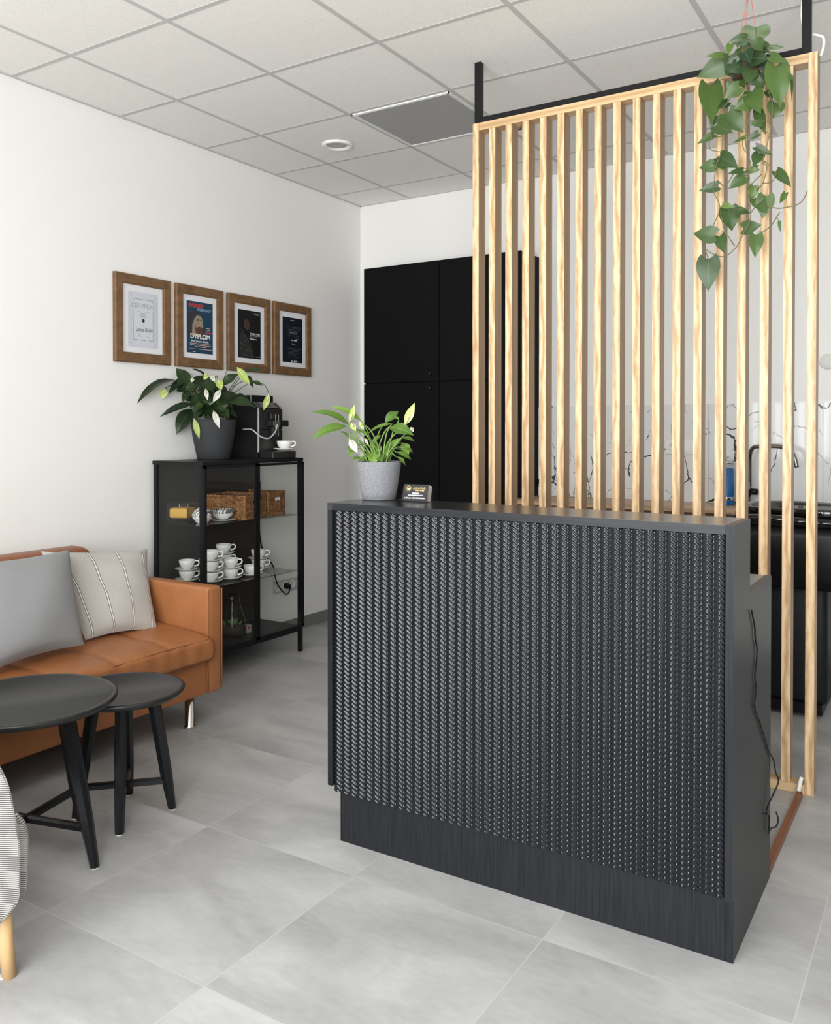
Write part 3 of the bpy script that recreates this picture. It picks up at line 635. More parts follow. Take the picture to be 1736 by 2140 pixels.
sa = MB().lathe([(.030, 0), (.045, .001), (.078, .009), (.080, .011), (.05, .006), (.004, .005)], n=44).build('saucer', china_m); sa.location = (.262, -1.66, .8162)
tag(sa, 'white saucer under the patterned bowl on the upper shelf', 'saucer')
# wicker baskets
wick_m = mat('wicker', (.36, .18, .07), .6); t = wick_m.node_tree; v = mapping(t); br = nd(t, 'ShaderNodeTexNoise'); br.inputs['Scale'].default_value = 60; t.links.new(v, br.inputs['Vector'])
setc(wick_m, ramp(t, br.outputs['Fac'], [(.3, (.14, .055, .018)), (.7, (.42, .22, .09))]))
def basket(c, w_, d_, h, rz, lab):
    Mb = Matrix.Translation(c) @ Matrix.Rotation(rz, 4, 'Z')
    bk = thing('wicker_basket', lab, 'basket', c, 'wicker baskets in the glass cabinet')
    m = MB()
    # perimeter weave rows
    P = []; st = 15
    cor = [(-d_/2, -w_/2), (d_/2, -w_/2), (d_/2, w_/2), (-d_/2, w_/2)]
    per = []
    for i in range(4):
        a, b = Vector(cor[i]), Vector(cor[(i+1) % 4]); L_ = (b-a).length; n = max(4, int(L_/.0105)); n += n % 2
        for q in range(n): per.append((a.lerp(b, q/n), (b-a).normalized()))
    rows = int(h/.0062)
    for r_ in range(rows):
        z = .004+r_*.0062; pts = []
        for i, (p_, t_) in enumerate(per):
            nrm = Vector((t_.y, -t_.x)); o_ = .0022*(1 if (i//2+r_) % 2 else -1); pts.append((p_.x+nrm.x*o_, p_.y+nrm.y*o_, z))
        m.tube(pts, .0033, 5, M=Mb, closed=True)
    m.build('weave', wick_m, bk)
    m = MB()
    for i in range(0, len(per), 4): p_ = per[i][0]; m.tube([(p_.x, p_.y, 0), (p_.x, p_.y, h)], .0038, 5, M=Mb)
    m.build('stakes', wick_m, bk)
    m = MB()
    for zz in (h, .006):
        for phs in (0, math.pi):
            pts = []
            for i, (p_, t_) in enumerate(per):
                nrm = Vector((t_.y, -t_.x)); a = i*1.1+phs; pts.append((p_.x+nrm.x*.004*math.cos(a), p_.y+nrm.y*.004*math.cos(a), zz+.004*math.sin(a)))
            m.tube(pts, .0042, 5, M=Mb, closed=True)
    m.build('rim', wick_m, bk)
    return bk, Mb
b1, M1 = basket((.185, -1.50, .8165), .205, .30, .128, R(9), 'wicker basket with a dark handle hole, left of the door joint')
MB().box((.151, -.028, .082), (.158, .028, .105), .004, M=M1).build('handle_hole', mat('hole_dark', (.02, .008, .006), .8), b1)
tag(MB().box((-.13, -.085, .02), (.13, .085, .122), .01, M=M1, smooth=True).build('folded_cloth', mat('pink_cloth', (.50, .34, .36), .9)), 'folded pinkish cloth lying in the left wicker basket', 'cloth')
b2, M2_ = basket((.150, -1.275, .8165), .185, .29, .130, R(9), 'wicker basket with a white tag, right of the door joint')
MB().box((.149, -.02, .085), (.153, .028, .103), .001, M=M2_).build('tag_label', mat('white_tag', (.75, .73, .74), .5), b2)
tag(MB().box((-.12, -.075, .02), (.12, .075, .124), .01, M=M2_, smooth=True).build('folded_cloth', mat('red_cloth', (.16, .05, .045), .9)), 'folded dark red cloth lying in the right wicker basket', 'cloth')
# terrarium vase
tv = thing('terrarium_vase', 'clear glass terrarium vase with moss and dark soil on the bottom shelf', 'vase', (.235, -1.56, .1562))
gv = [(.045, .0), (.062, .004), (.078, .030), (.080, .055), (.070, .10), (.050, .16), (.040, .21), (.042, .235), (.0405, .235), (.0385, .21)]
MB().lathe([(r_, z+.1564) for r_, z in gv], (.235, -1.56, 0), 40).build('glass', smoke_m, tv)
MB().lathe([(.04, .162), (.070, .17), (.074, .19), (.074, .21), (.05, .222), (.004, .226)], (.235, -1.56, 0), 32).build('soil', soil_m, tv)
m = MB(); random.seed(3)
for q in range(26):
    a = random.uniform(0, 6.28); r_ = random.uniform(.01, .055); bx_, by_ = .235+r_*math.cos(a), -1.56+r_*math.sin(a); s_ = random.uniform(.02, .035)
    a2 = random.uniform(0, 6.28); m.add([(bx_, by_, .22), (bx_+.010*math.cos(a2+1.5), by_+.010*math.sin(a2+1.5), .22+s_*.6), (bx_+.012*math.cos(a2), by_+.012*math.sin(a2), .22+s_), (bx_-.010*math.cos(a2+1.5), by_-.010*math.sin(a2+1.5), .22+s_*.6)], [(0, 1, 2, 3)])
m.build('moss', mat('moss', (.12, .20, .06), .8), tv)
random.seed(5)
orn = thing('small_ornament', 'small red and white box ornament beside the terrarium vase', 'ornament', (.235, -1.44, .1562))
MB().box((.225, -1.465, .1564), (.26, -1.43, .20), .003).build('box', mat('box_pattern', (.35, .33, .31), .5), orn)
MB().box((.2605, -1.462, .180), (.262, -1.445, .195)).build('red_patch', mat('orn_red', (.35, .06, .05), .5), orn)

# coffee machine
cm = thing('coffee_machine', 'black automatic coffee machine with silver edge on top of the display cabinet', 'coffee machine', (.2, -1.27, GZ))
dk = mat('machine_black', (.010, .010, .011), .4); fr_m = mat('machine_front', (.05, .047, .044), .3, metal=.6); T0 = GZ+.0005
y0, y1 = -1.375, -1.165
XZY = Matrix(((1, 0, 0, 0), (0, 0, 1, 0), (0, 1, 0, 0), (0, 0, 0, 1)))
MB().prism([(.012, T0), (.258, T0), (.258, T0+.290), (.215, T0+.322), (.012, T0+.322)], y0, y1, M=XZY, bev=.003).build('body', dk, cm)
MB().box((.012, y0+.005, T0+.3225), (.20, y1-.005, T0+.368), .006).build('bean_hopper', mat('hopper', (.015, .015, .016), .12, coat=.4), cm)
m = MB().box((.2585, y0+.003, T0+.04), (.268, y1-.003, T0+.165), .002).box((.2585, y0+.003, T0+.169), (.268, y1-.003, T0+.288), .002); m.build('front_panel', fr_m, cm)
m = MB().box((.2585, y0-.001, T0+.036), (.270, y0+.003, T0+.290), .001); m.box((.2005, y0+.005, T0+.325), (.2025, y0+.009, T0+.368)); m.box((.2005, y1-.075, T0+.325), (.2025, y1-.072, T0+.368)); m.build('silver_edge', mat('brushed_silver', (.72, .72, .70), .45, metal=.6), cm)
m = MB().prism([(.2595, T0+.2935), (.218, T0+.3250), (.2195, T0+.3270), (.2610, T0+.2955)], y0+.004, y1-.004, M=XZY); m.build('control_panel', mat('control_grey', (.12, .12, .118), .35, metal=.4), cm)
m = MB()
for yy in (y0+.02, y1-.035): m.prism([(.257, T0+.2985), (.225, T0+.3230), (.2262, T0+.3245), (.2582, T0+.3000)], yy, yy+.014, M=XZY)
m.prism([(.250, T0+.3035), (.230, T0+.3188), (.2312, T0+.3205), (.2512, T0+.3050)], -1.295, -1.245, M=XZY); m.build('buttons', dk, cm)
m = MB().box((.2685, -1.315, T0+.185), (.305, y1+.012, T0+.222), .004).box((.2685, -1.295, T0+.222), (.295, -1.225, T0+.262), .006).box((.272, -1.285, T0+.125), (.300, -1.22, T0+.184), .004); m.build('spout_block', dk, cm)
MB().box((.3055, -1.292, T0+.190), (.308, -1.235, T0+.218)).build('spout_plate', mat('plate_grey', (.22, .22, .215), .3, metal=.7), cm)
m = MB()
for yy in (-1.268, -1.245): m.tube([(.302, yy, T0+.13), (.302, yy, T0+.255)], .004)
m.build('chrome_pin', chrome_m, cm)
hs = [(.309, -1.262, T0+.196), (.318, -1.275, T0+.183), (.325, -1.30, T0+.150), (.322, -1.345, T0+.118), (.31, -1.385, T0+.120), (.29, -1.41, T0+.140), (.26, -1.42, T0+.165), (.22, -1.415, T0+.168), (.18, -1.41, T0+.168)]
MB().tube(spline(hs, 8), .0045, 8).build('milk_hose', mat('hose_grey', (.42, .43, .44), .4), cm)
tr_ = MB().box((.2715, y0+.002, T0), (.375, y1-.005, T0+.040), .005).build('drip_tray', fr_m, cm)
MB().box((.372, y0+.004, T0+.004), (.377, y0+.010, T0+.036)).build('tray_trim', chrome_m, tr_)
zc = T0+.0405
put(1, (.322, -1.215, zc), 'white saucer on the drip tray of the coffee machine', HZ, 'cup and saucer on the coffee machine')
put(0, (.322, -1.215, zc+.0066), 'white teacup on the drip tray of the coffee machine', HZ, 'cup and saucer on the coffee machine')

# wall outlets + machine cord
ol = thing('wall_outlets', 'white four-gang outlet strip low on the left wall', 'outlet', (.001, -.82, .31))
MB().box((.0005, -.955, .270), (.012, -.665, .350), .003).build('plate', mat('outlet_plate', (.60, .60, .60), .4), ol)
for k in range(4):
    cy_ = -.919+k*.0725
    MB().lathe([(.029, 0), (.029, .003), (.022, .003), (.020, .0008)], n=24, M=Matrix.Translation((.0122, cy_, .31)) @ Matrix.Rotation(R(90), 4, 'Y')).build('socket', china_m, ol)
c3 = lambda a, b: atX(300+a/4.653, 940+b/4.653, .022)
pts = [Vector((.012, -1.10, 1.12)), Vector((.012, -1.095, .9)), Vector((.012, -1.09, .70))]+[c3(a, b) for a, b in ((1150, 950), (1190, 1040), (1230, 1085), (1262, 1140), (1275, 1210), (1295, 1290), (1340, 1365), (1385, 1405), (1408, 1390))]+[Vector((.045, -.835, .30)), Vector((.048, -.846, .31))]
co = thing('power_cord', 'black power cord with plug running down behind the display cabinet', 'cord', (.02, -1, .3))
MB().tube(spline(pts, 6), .004, 8).build('cord', metal_m, co)
MB().lathe([(.019, 0), (.019, .022), (.012, .036), (.006, .040)], n=20, M=Matrix.Translation((.0135, -.8465, .31)) @ Matrix.Rotation(R(90), 4, 'Y')).build('plug', metal_m, co)

# ================================================================ SOFA
SF0, SFY0, SFY1 = .85, -4.25, -2.268
so = thing('leather_sofa', 'tan leather sofa with tufted seat and steel feet against the left wall', 'sofa', (.45, -3.25, 0))
def rbox(m, a, b, r, n=5): return m.box(a, b, r, seg=n, smooth=True)
rbox(MB(), (.06, SFY1-.085, .135), (SF0+.01, SFY1, .612), .018).build('arm', lea_m, so)
rbox(MB(), (.06, SFY0, .135), (SF0+.01, SFY0+.085, .612), .018).build('arm', lea_m, so)
m = MB()
for y_ in (SFY1-.084, SFY1-.001, SFY0+.084, SFY0+.001): m.tube([(SF0+.0065, y_, .15), (SF0+.0065, y_, .60)], .0035, 8)
m.build('piping', lea_m, so)
MB().box((.06, SFY0+.086, .138), (SF0, SFY1-.086, .30), .006).build('front_rail', lea_m, so)
# backrest with rounded top
m = MB()
for seg_ in range(1):
    y0_, y1_ = SFY0+.11, SFY1-.185
    rbox(m, (.055, y0_, .30), (.22, y1_, .765), .055, 6)
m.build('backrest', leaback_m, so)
# seat cushion with tufts
tuf = [(xx, yy) for xx in (.42, .66) for yy in [SFY1-.33-.27*i for i in range(6)]]
def seat(u, v_):
    # superellipse section around x-z, extruded in y
    a = 2*math.pi*u; ca, sa = math.cos(a), math.sin(a); e = .34
    X = .555+.345*math.copysign(abs(ca)**e, ca); Z = .345+.062*math.copysign(abs(sa)**e, sa)
    y_a, y_b = SFY0+.088, SFY1-.088
    tt = min(v_, 1-v_)*2; k_ = min(1, (tt/.02))**.5 if tt < .02 else 1
    Y = y_a+(y_b-y_a)*v_; Z = .345+(Z-.345)*(.55+.45*k_)
    if sa > 0:
        top = max(0, 1-abs(X-.555)/.36); Z += .022*top*k_
        for tx, ty in tuf:
            r2 = ((X-tx)**2+(Y-ty)**2); Z -= .016*math.exp(-r2/.0016)
        for tx in (.42, .66): Z -= .005*math.exp(-((X-tx)/.02)**2)
        for i in range(6): Z -= .005*math.exp(-((Y-(SFY1-.33-.27*i))/.02)**2)
    if ca > .6: X += .0015*math.sin(Y*38)+.0012*math.sin(Y*71+1)
    return (X, Y, Z)
m = MB(); m.grid(seat, 96, 200, wrapu=True); n = 96
m.f.append(list(range(n))[::-1]); m.f.append([199*n+i for i in range(n)]); m.sm += [True, True]; m.mi += [0, 0]
m.build('seat_cushion', lea_m, so)
m = MB(); m.tube([(.889, y_, .392+.003*math.sin(y_*9)) for y_ in [SFY0+.13+.1*i for i in range(int((SFY1-SFY0-.25)/.1)+1)]]+[(.889, SFY1-.115, .390)], .0028, 8); m.tube([(.893, SFY0+.12, .303), (.893, SFY1-.105, .303)], .0035, 8); m.build('cushion_piping', lea_m, so)
for x_, y_ in ((.815, -2.425), (.815, SFY0+.15), (.12, -2.425), (.12, SFY0+.15)):
    MB().lathe([(.023, 0), (.025, .004), (.024, .010), (.0205, .012), (.0205, .1375)], (x_, y_, 0), 28).build('foot', chrome_m, so)

# pillows
def pillow(name, c, thick, material, bulgedir, pinch=.10, uv=True, n=30):
    tl, tr, br_, bl = [Vector(p) for p in c]; m = MB(); m.uv = []
    nrm = (tr-tl).cross(bl-tl).normalized()
    if nrm.dot(bulgedir) < 0: nrm = -nrm
    for side in (1, -1):
        vs = []
        for j in range(n):
            for i in range(n):
                u, v_ = i/(n-1), j/(n-1)
                su, sv = 2*u-1, 2*v_-1
                uu = .5+.5*su*(1-pinch*(1-sv*sv)*su*su); vv = .5+.5*sv*(1-pinch*(1-su*su)*sv*sv)
                p = tl.lerp(tr, uu).lerp(bl.lerp(br_, uu), vv)
                h = ((1-su**2)*(1-sv**2)); h = h**.42
                wr = .004*math.sin(9*u+4*v_)+.003*math.sin(17*v_-6*u)
                if name == 'x': wr = 0
                vs.append(p+nrm*side*(thick*.5*h+wr*h)); m.uv.append((u, v_))
        k0 = len(m.v); fs = [(j*n+i, j*n+i+1, (j+1)*n+i+1, (j+1)*n+i) for j in range(n-1) for i in range(n-1)]
        m.add(vs, fs, True)
    o = m.build(name, material); return o
tag(pillow('striped_cushion', [(.30, -2.80, .787), (.385, -2.285, .742), (.62, -2.432, .412), (.60, -2.80, .436)], .12, strp_m, Vector((1, -1, 0)), .08), 'cream linen cushion with dark twin stripes leaning in the sofa corner', 'cushion')
tag(pillow('grey_cushion', [(.45, -3.22, .80), (.44, -2.755, .802), (.70, -2.878, .447), (.74, -3.36, .435)], .17, grey_m, Vector((1, -.6, 0)), .09), 'plain grey cushion leaning in front of the striped one', 'cushion')

# ================================================================ SIDE TABLES
tbl_m = mat('black_lacquer', (.006, .0065, .008), .30, spec=.4); tblt_m = mat('black_lacquer_top', (.016, .016, .016), .36)
def table(c, r, h, a0, fr_, lab, leg_r=.020):
    o = thing('round_side_table', lab, 'side table', (c[0], c[1], 0), 'round black nesting tables')
    MB().lathe([(r-.035, h-.024), (r-.012, h-.022), (r-.002, h-.012), (r, h-.004), (r-.004, h), (r-.014, h), (r-.0165, h-.001), (r-.019, h-.0065), (.004, h-.007)], (*c, 0), 72).build('tabletop', tblt_m, o)
    ft = [(c[0]+fr_*math.cos(a0+k*math.pi/2), c[1]+fr_*math.sin(a0+k*math.pi/2)) for k in range(4)]
    tp = [(c[0]+fr_*.60*math.cos(a0+k*math.pi/2), c[1]+fr_*.60*math.sin(a0+k*math.pi/2)) for k in range(4)]
    for k in range(4):
        d = Vector((math.cos(a0+k*math.pi/2), math.sin(a0+k*math.pi/2), 0)); n_ = Vector((-d.y, d.x, 0))
        vs = []; F = Vector((*ft[k], .004)); T = Vector((*tp[k], h-.025))
        def ring(P, wo, wt):
            return [P-d*wo-n_*wt*.45, P-d*wo*.2-n_*wt, P+d*wo*.75-n_*wt*.7, P+d*wo, P+d*wo*.75+n_*wt*.7, P-d*wo*.2+n_*wt, P-d*wo+n_*wt*.45]
        cutP = F.lerp(T, .30)
        rings = [ring(F+d*.0, .013, .015), ring(cutP, leg_r, leg_r*.95), ring(T, leg_r*1.1, leg_r)]
        vs = [p for rg in rings for p in rg]; q = 7; fs = [(i*q+j, i*q+(j+1) % q, (i+1)*q+(j+1) % q, (i+1)*q+j) for i in range(2) for j in range(q)]+[list(range(q))[::-1], [2*q+j for j in range(q)]]
        lg = MB().add(vs, fs).build('leg', tbl_m, o)
        MB().cyl((F.x, F.y), .011, 0, .0045, 16).build('glide', white_m, lg)
    zb = h*.24
    for k in (0, 1):
        A = Vector((*ft[k], 0)).lerp(Vector((*tp[k], h)), .24); B_ = Vector((*ft[k+2], 0)).lerp(Vector((*tp[k+2], h)), .24); A.z = B_.z = zb+.001*k
        d = (B_-A).normalized(); n_ = Vector((-d.y, d.x, 0))*.011; u_ = Vector((0, 0, .010))
        MB().add([A-n_-u_, A+n_-u_, A+n_+u_*.4, A+n_*.5+u_, A-n_*.5+u_, A-n_+u_*.4, B_-n_-u_, B_+n_-u_, B_+n_+u_*.4, B_+n_*.5+u_, B_-n_*.5+u_, B_-n_+u_*.4], [(5, 4, 3, 2, 1, 0), (6, 7, 8, 9, 10, 11)]+[(j, (j+1) % 6, 6+(j+1) % 6, 6+j) for j in range(6)]).build('crossbar', tbl_m, o)
        T1 = Vector((*tp[k], h-.04)); T2 = Vector((*tp[k+2], h-.04)); MB().box((-(T1-T2).length/2, -.009, -.014+.0*k), ((T1-T2).length/2, .009, .014), M=Matrix.Translation((T1+T2)/2) @ Matrix.Rotation(math.atan2((T2-T1).y, (T2-T1).x), 4, 'Z')).build('top_brace', tbl_m, o)
    return o
table((1.270, -3.150), .203, .432, R(45), .158, 'smaller round black table, tucked behind the larger one near the sofa')
table((1.255, -3.505), .268, .490, R(14.5), .247, 'larger round black table in the foreground by the striped armchair', .021)

# ================================================================ ARMCHAIR (edge of frame)
ac = thing('armchair', 'pale striped tweed armchair on beech legs at the left edge', 'armchair', (1.5, -4.15, 0))
ol_ = [(-4.42, .20), (-3.96, .150), (-3.932, .160), (-3.905, .172), (-3.887, .188), (-3.881, .215), (-3.880, .249), (-3.882, .331), (-3.894, .404), (-3.906, .466), (-3.930, .527), (-3.965, .575), (-4.03, .60), (-4.16, .64), (-4.27, .72), (-4.37, .83), (-4.45, .87), (-4.52, .83), (-4.50, .40)]
def shell(s0, s1):
    n = len(ol_); cx_ = sum(p[0] for p in ol_)/n; cz_ = sum(p[1] for p in ol_)/n
    rings = [[Vector((s_, cx_+(f-cx_)*k_, cz_+(z-cz_)*k_)) for f, z in ol_] for s_, k_ in ((s0, .985), (s0+(s1-s0)*.25, 1), (s1-(s1-s0)*.2, 1), (s1, .985))]
    vs = [p for r_ in rings for p in r_]; fs = [(i*n+j, i*n+(j+1) % n, (i+1)*n+(j+1) % n, (i+1)*n+j) for i in range(3) for j in range(n)]+[list(range(n))[::-1], [3*n+j for j in range(n)]]
    o = MB().add(vs, fs).build('side_panel', chair_m, ac)
    MB().tube(spline([Vector((max(s0, s1)-.005, f, z)) for f, z in ol_[1:17]], 4), .0032, 6).build('piping', chair_m, o)
shell(1.735, 1.790); shell(1.20, 1.145)
so_ = [(-4.40, .20), (-3.90, .160), (-3.853, .160), (-3.827, .168), (-3.820, .187), (-3.816, .255), (-3.817, .315), (-3.826, .349), (-3.843, .373), (-3.862, .387), (-3.90, .395), (-4.38, .40)]
n = len(so_); rings = [[Vector((x_, f-(dk_ if f > -4 else 0), z)) for f, z in so_] for x_, dk_ in ((1.17, .02), (1.20, .004), (1.24, 0), (1.70, 0), (1.735, .004), (1.750, .02))]
m = MB(); m.add([p for r_ in rings for p in r_], [(i*n+j, i*n+(j+1) % n, (i+1)*n+(j+1) % n, (i+1)*n+j) for i in range(5) for j in range(n)]+[list(range(n))[::-1], [5*n+j for j in range(n)]], True); m.build('seat', chair_m, ac)
MB().prism([(-4.36, .40), (-4.42, .86), (-4.50, .85), (-4.48, .24), (-4.38, .24)], 1.203, 1.732, M=YZX, bev=.01).build('backrest', chair_m, ac)
for fx_, fy_, tx_, ty_ in ((1.757, -3.888, 1.740, -3.900), (1.17, -3.888, 1.19, -3.90), (1.757, -4.46, 1.74, -4.44), (1.17, -4.46, 1.19, -4.44)):
    a = Vector((fx_, fy_, 0)); b = Vector((tx_, ty_, .20))
    MB().tube([a, a.lerp(b, .5), b], .0165, 14, r1=.023).build('leg', legwood_m, ac)
    MB().cyl((fx_-.012, fy_-.012), .011, 0, .003, 14).build('felt_glide', white_m, ac)

# ================================================================ CARD HOLDER
ch = thing('business_card_holder', 'clear acrylic holder with a stack of black business cards on the counter', 'card holder', (2.18, -2.75, 1.083))
Mc = Matrix.Translation((2.196, -2.755, 1.0832)) @ Matrix.Rotation(R(4), 4, 'Z') @ Matrix.Rotation(0, 4, 'X')
Mt = Mc @ Matrix.Translation((0, .0, .004)) @ Matrix.Rotation(R(-14), 4, 'X')
m = MB().box((-.052, -.006, 0), (.052, .045, .003), M=Mc).box((-.049, -.003, 0), (.049, -.001, .022), M=Mt).box((-.049, .028, 0), (.049, .030, .050), M=Mt).box((-.049, -.001, 0), (-.047, .028, .045), M=Mt).box((.047, -.001, 0), (.049, .028, .045), M=Mt)
m.build('holder', acryl_m, ch)
m = MB().box((-.045, .002, .001), (.045, .026, .0525), M=Mt); cards = m.build('card_stack', mat('card_edge', (.6, .58, .56), .6), ch)
fc = MB().box((-.045, .0, .001), (.045, .0018, .0535), M=Mt).build('front_card', mat('card_black', (.014, .014, .016), .4), ch)
CMx = lambda x_, z_: Mt @ Matrix.Translation((x_, -.0006, z_)) @ Matrix.Rotation(R(90), 4, 'X')
MB().lathe([(.0105, 0), (.0105, .0003)], n=28, M=CMx(-.027, .039)).build('emblem', gold_m, fc)
m = MB(); stroke(m, [(-.006, -.003), (-.003, -.006), (.003, -.006), (.006, -.003)], .0018, CMx(-.027, .039) @ Matrix.Translation((0, 0, .0004))); stroke(m, [(-.0, .005), (.006, .001)], .004, CMx(-.027, .039) @ Matrix.Translation((0, 0, .0004))); m.build('emblem_cut', mat('card_black2', (.014, .014, .016), .4), fc)
text(fc, 'Justyna Dziuba', CMx(.013, .041), .011, gold_m, .046, 'name_lettering', .35)
text(fc, 'BARBER & FRYZJER', CMx(.015, .033), .005, gold_m, .034, 'gold_line', bold=.0003)
text(fc, 'ul. Szkolna', CMx(.002, .0245), .0065, white_ink, .026, 'address_line', bold=.0003)
text(fc, 'justynadziubasalon', CMx(.002, .018), .0065, white_ink, .056, 'address_line', bold=.0003)
text(fc, 'ul. Szkolna 10, 55-000 Nadolice', CMx(0, .0085), .007, white_ink, .078, 'address_line', bold=.0003)

# ================================================================ PLANTS
HEART = [(0, .62), (.06, .84), (.15, .97), (.28, 1.0), (.42, .90), (.56, .72), (.70, .50), (.82, .28), (.91, .12), (1, .0)]
LANCE = [(0, .05), (.08, .34), (.2, .72), (.34, .96), (.48, 1.0), (.62, .88), (.76, .62), (.88, .32), (.95, .14), (1, .0)]
def add_leaf(m, a, b, w_, kind, face, curl=.12, fold=.25, tint=5, wav=0.0):
    a, b = Vector(a), Vector(b); L_ = (b-a).length; d = (b-a).normalized()
    nrm = face-d*face.dot(d); nrm = nrm.normalized() if nrm.length > .05 else d.orthogonal().normalized()
    sd_ = d.cross(nrm); prof = HEART if kind == 'h' else LANCE; cols = [-1, -.66, -.33, 0, .33, .66, 1]; vs = []; uv = []
    for t_, k_ in prof:
        arch = curl*L_*4*t_*(1-t_)
        for c_ in cols:
            back = -.17*L_*(abs(c_)**1.3)*max(0, 1-t_*3.2)**1.5 if kind == 'h' else 0
            hw_ = w_*.5*k_
            p = a+d*(L_*t_+back)+nrm*arch+sd_*(c_*hw_)-nrm*(-fold)*abs(c_)*hw_*.6+nrm*(wav*hw_*math.sin(t_*9)*abs(c_)*(1 if c_ > 0 else -1))
            p.x = max(p.x, .006); vs.append(p); uv.append((tint+.03+.94*(c_*.5+.5), t_))
    q = len(cols); fs = [(j*q+i, j*q+i+1, (j+1)*q+i+1, (j+1)*q+i) for j in range(len(prof)-1) for i in range(q-1)]
    if m.uv is None: m.uv = []
    m.uv += uv; m.add(vs, fs, True)
tocam = lambda p: (CAM-Vector(p)).normalized()
def pot(parent, c, z0, prof, material, name='pot'):
    return MB().lathe([(r_, z0+z) for r_, z in prof], (*c, 0), 56).build(name, material, parent)

def lily(root, c3_, plane, potc, leaves, flowers, lm, stem_mat, depthr, xa, wk=1.0):
    """leaf list in crop pixels; plane: y (or x) of each leaf around the pot centre"""
    fol = MB(); st = MB(); base = Vector(potc)
    def P(px_, dz): 
        q = c3_(*px_); ax = Vector((fw.x, fw.y, 0)).normalized()
        # point on the vertical plane through the pot centre facing the room, moved dz along the view
        d = ray(*q); n_ = ax; t_ = ((base-CAM).dot(n_)+dz)/d.dot(n_); q_ = CAM+d*t_
        return q_ if q_.x > .035 else atX(*q, .035)
    for i, (a, b, w_, f_) in enumerate(leaves):
        dz = random.uniform(-depthr, depthr*.8); dz2 = dz+random.uniform(-.03, .03)
        A, B_ = P(a, dz), P(b, dz2); s = (A-CAM).length/FPX*xa
        face = (tocam(A)*.8+Vector((0, 0, .8))+Vector((random.uniform(-.4, .4), random.uniform(-.4, .4), 0))).normalized()
        add_leaf(fol, A, B_, w_*s*wk, 'l', face, .14 if f_ else .05, .35, random.randint(0, 10), .12)
        root_p = base+Vector((random.uniform(-.03, .03), random.uniform(-.03, .03), -.01)); mid = root_p.lerp(A, .55)+Vector((0, 0, .03))
        st.tube(spline([root_p, mid, A], 5), .0028, 6, r1=.0018)
    fo = fol.build('foliage', lm, root); st.build('stems', stem_mat, root)
    for (a, b, w_, kind, via) in flowers:
        dz = -random.uniform(depthr, depthr*1.25); A, B_ = P(a, dz), P(b, dz-.01); s = (A-CAM).length/FPX*xa
        m = MB(); add_leaf(m, A, B_, w_*s, 'l', tocam(A), .10, .5, random.randint(0, 10), .1)
        fl = m.build('flower', spw_m if kind == 'w' else spg_m, root)
        pts = [base+Vector((random.uniform(-.02, .02), random.uniform(-.02, .02), -.01))]+[P(v_, dz*.6) for v_ in via]+[A]
        if len(pts) == 2: pts.insert(1, pts[0].lerp(pts[1], .5)+Vector((0, 0, .04)))
        MB().tube(spline(pts, 6), .0022, 6).build('flower_stem', stem_mat, fl)
        dd = (B_-A)*.45; MB().tube([A+tocam(A)*.004, A+dd*.5+tocam(A)*.012, A+dd+tocam(A)*.012], .0032, 8).build('spadix', mat('spadix', (.62, .62, .38), .7) if 'spadix' not in bpy.data.materials else bpy.data.materials['spadix'], fl)

random.seed(11)
# vitrine plant
pl = thing('potted_peace_lily', 'dark leaved peace lily in a charcoal pot on the display cabinet', 'potted plant', (.135, -1.60, GZ))
pc = (.135, -1.60)
chpot = mat('charcoal_pot', (.030, .031, .034), .75)
pot(pl, pc, GZ+.0005, [(.086, 0), (.090, .004), (.104, .07), (.117, .14), (.1235, .20), (.124, .222), (.116, .222), (.112, .19)], chpot)
MB().lathe([(.114, GZ+.195), (.113, GZ+.205), (.005, GZ+.210)], (*pc, 0), 40).build('soil', soil_m, pl)
cA = lambda a, b: (220+a/3.774, 550+b/3.774)
LV = [((560, 925), (250, 1110), 78, 1), ((665, 975), (558, 828), 100, 0), ((790, 890), (685, 833), 60, 0), ((640, 920), (498, 1032), 62, 1), ((775, 885), (700, 1015), 88, 1), ((700, 1010), (608, 1095), 85, 1), ((770, 1010), (722, 1165), 112, 1), ((690, 1110), (428, 1215), 52, 1), ((680, 1150), (560, 1355), 100, 1),
      ((918, 970), (1055, 875), 66, 1), ((1060, 880), (1168, 988), 68, 1), ((1150, 935), (1245, 970), 32, 1), ((1090, 868), (1258, 845), 34, 1), ((935, 1110), (1195, 1143), 100, 1), ((900, 1080), (1050, 1040), 80, 1), ((860, 925), (760, 985), 88, 1), ((870, 955), (830, 1032), 66, 1), ((880, 1130), (1045, 1222), 62, 1), ((790, 1150), (860, 1195), 60, 1), ((900, 1170), (985, 1225), 70, 1),
      ((850, 1010), (740, 950), 100, 1), ((860, 1000), (965, 1060), 100, 1), ((780, 1110), (690, 1185), 70, 1), ((640, 990), (560, 1010), 60, 1), ((720, 960), (640, 1000), 70, 1), ((830, 1080), (740, 1060), 100, 1), ((860, 1100), (930, 1190), 90, 1), ((800, 1110), (830, 1210), 90, 1), ((740, 1180), (690, 1220), 50, 1), ((1000, 1075), (1130, 1075), 80, 1), ((820, 960), (900, 1050), 90, 1), ((700, 1060), (640, 1090), 60, 1)]
LV += [((random.uniform(740, 900), random.uniform(1010, 1110)), (random.uniform(660, 1010), random.uniform(1090, 1205)), 80, 1) for _ in range(14)]+[((random.uniform(760, 880), random.uniform(950, 1030)), (random.uniform(680, 960), random.uniform(930, 1060)), 75, 1) for _ in range(8)]
LV += [((830+random.uniform(-60, 60), 1130), (x_, 1225+random.uniform(-15, 20)), 70, 1) for x_ in (700, 740, 780, 820, 860, 900, 940, 975)]
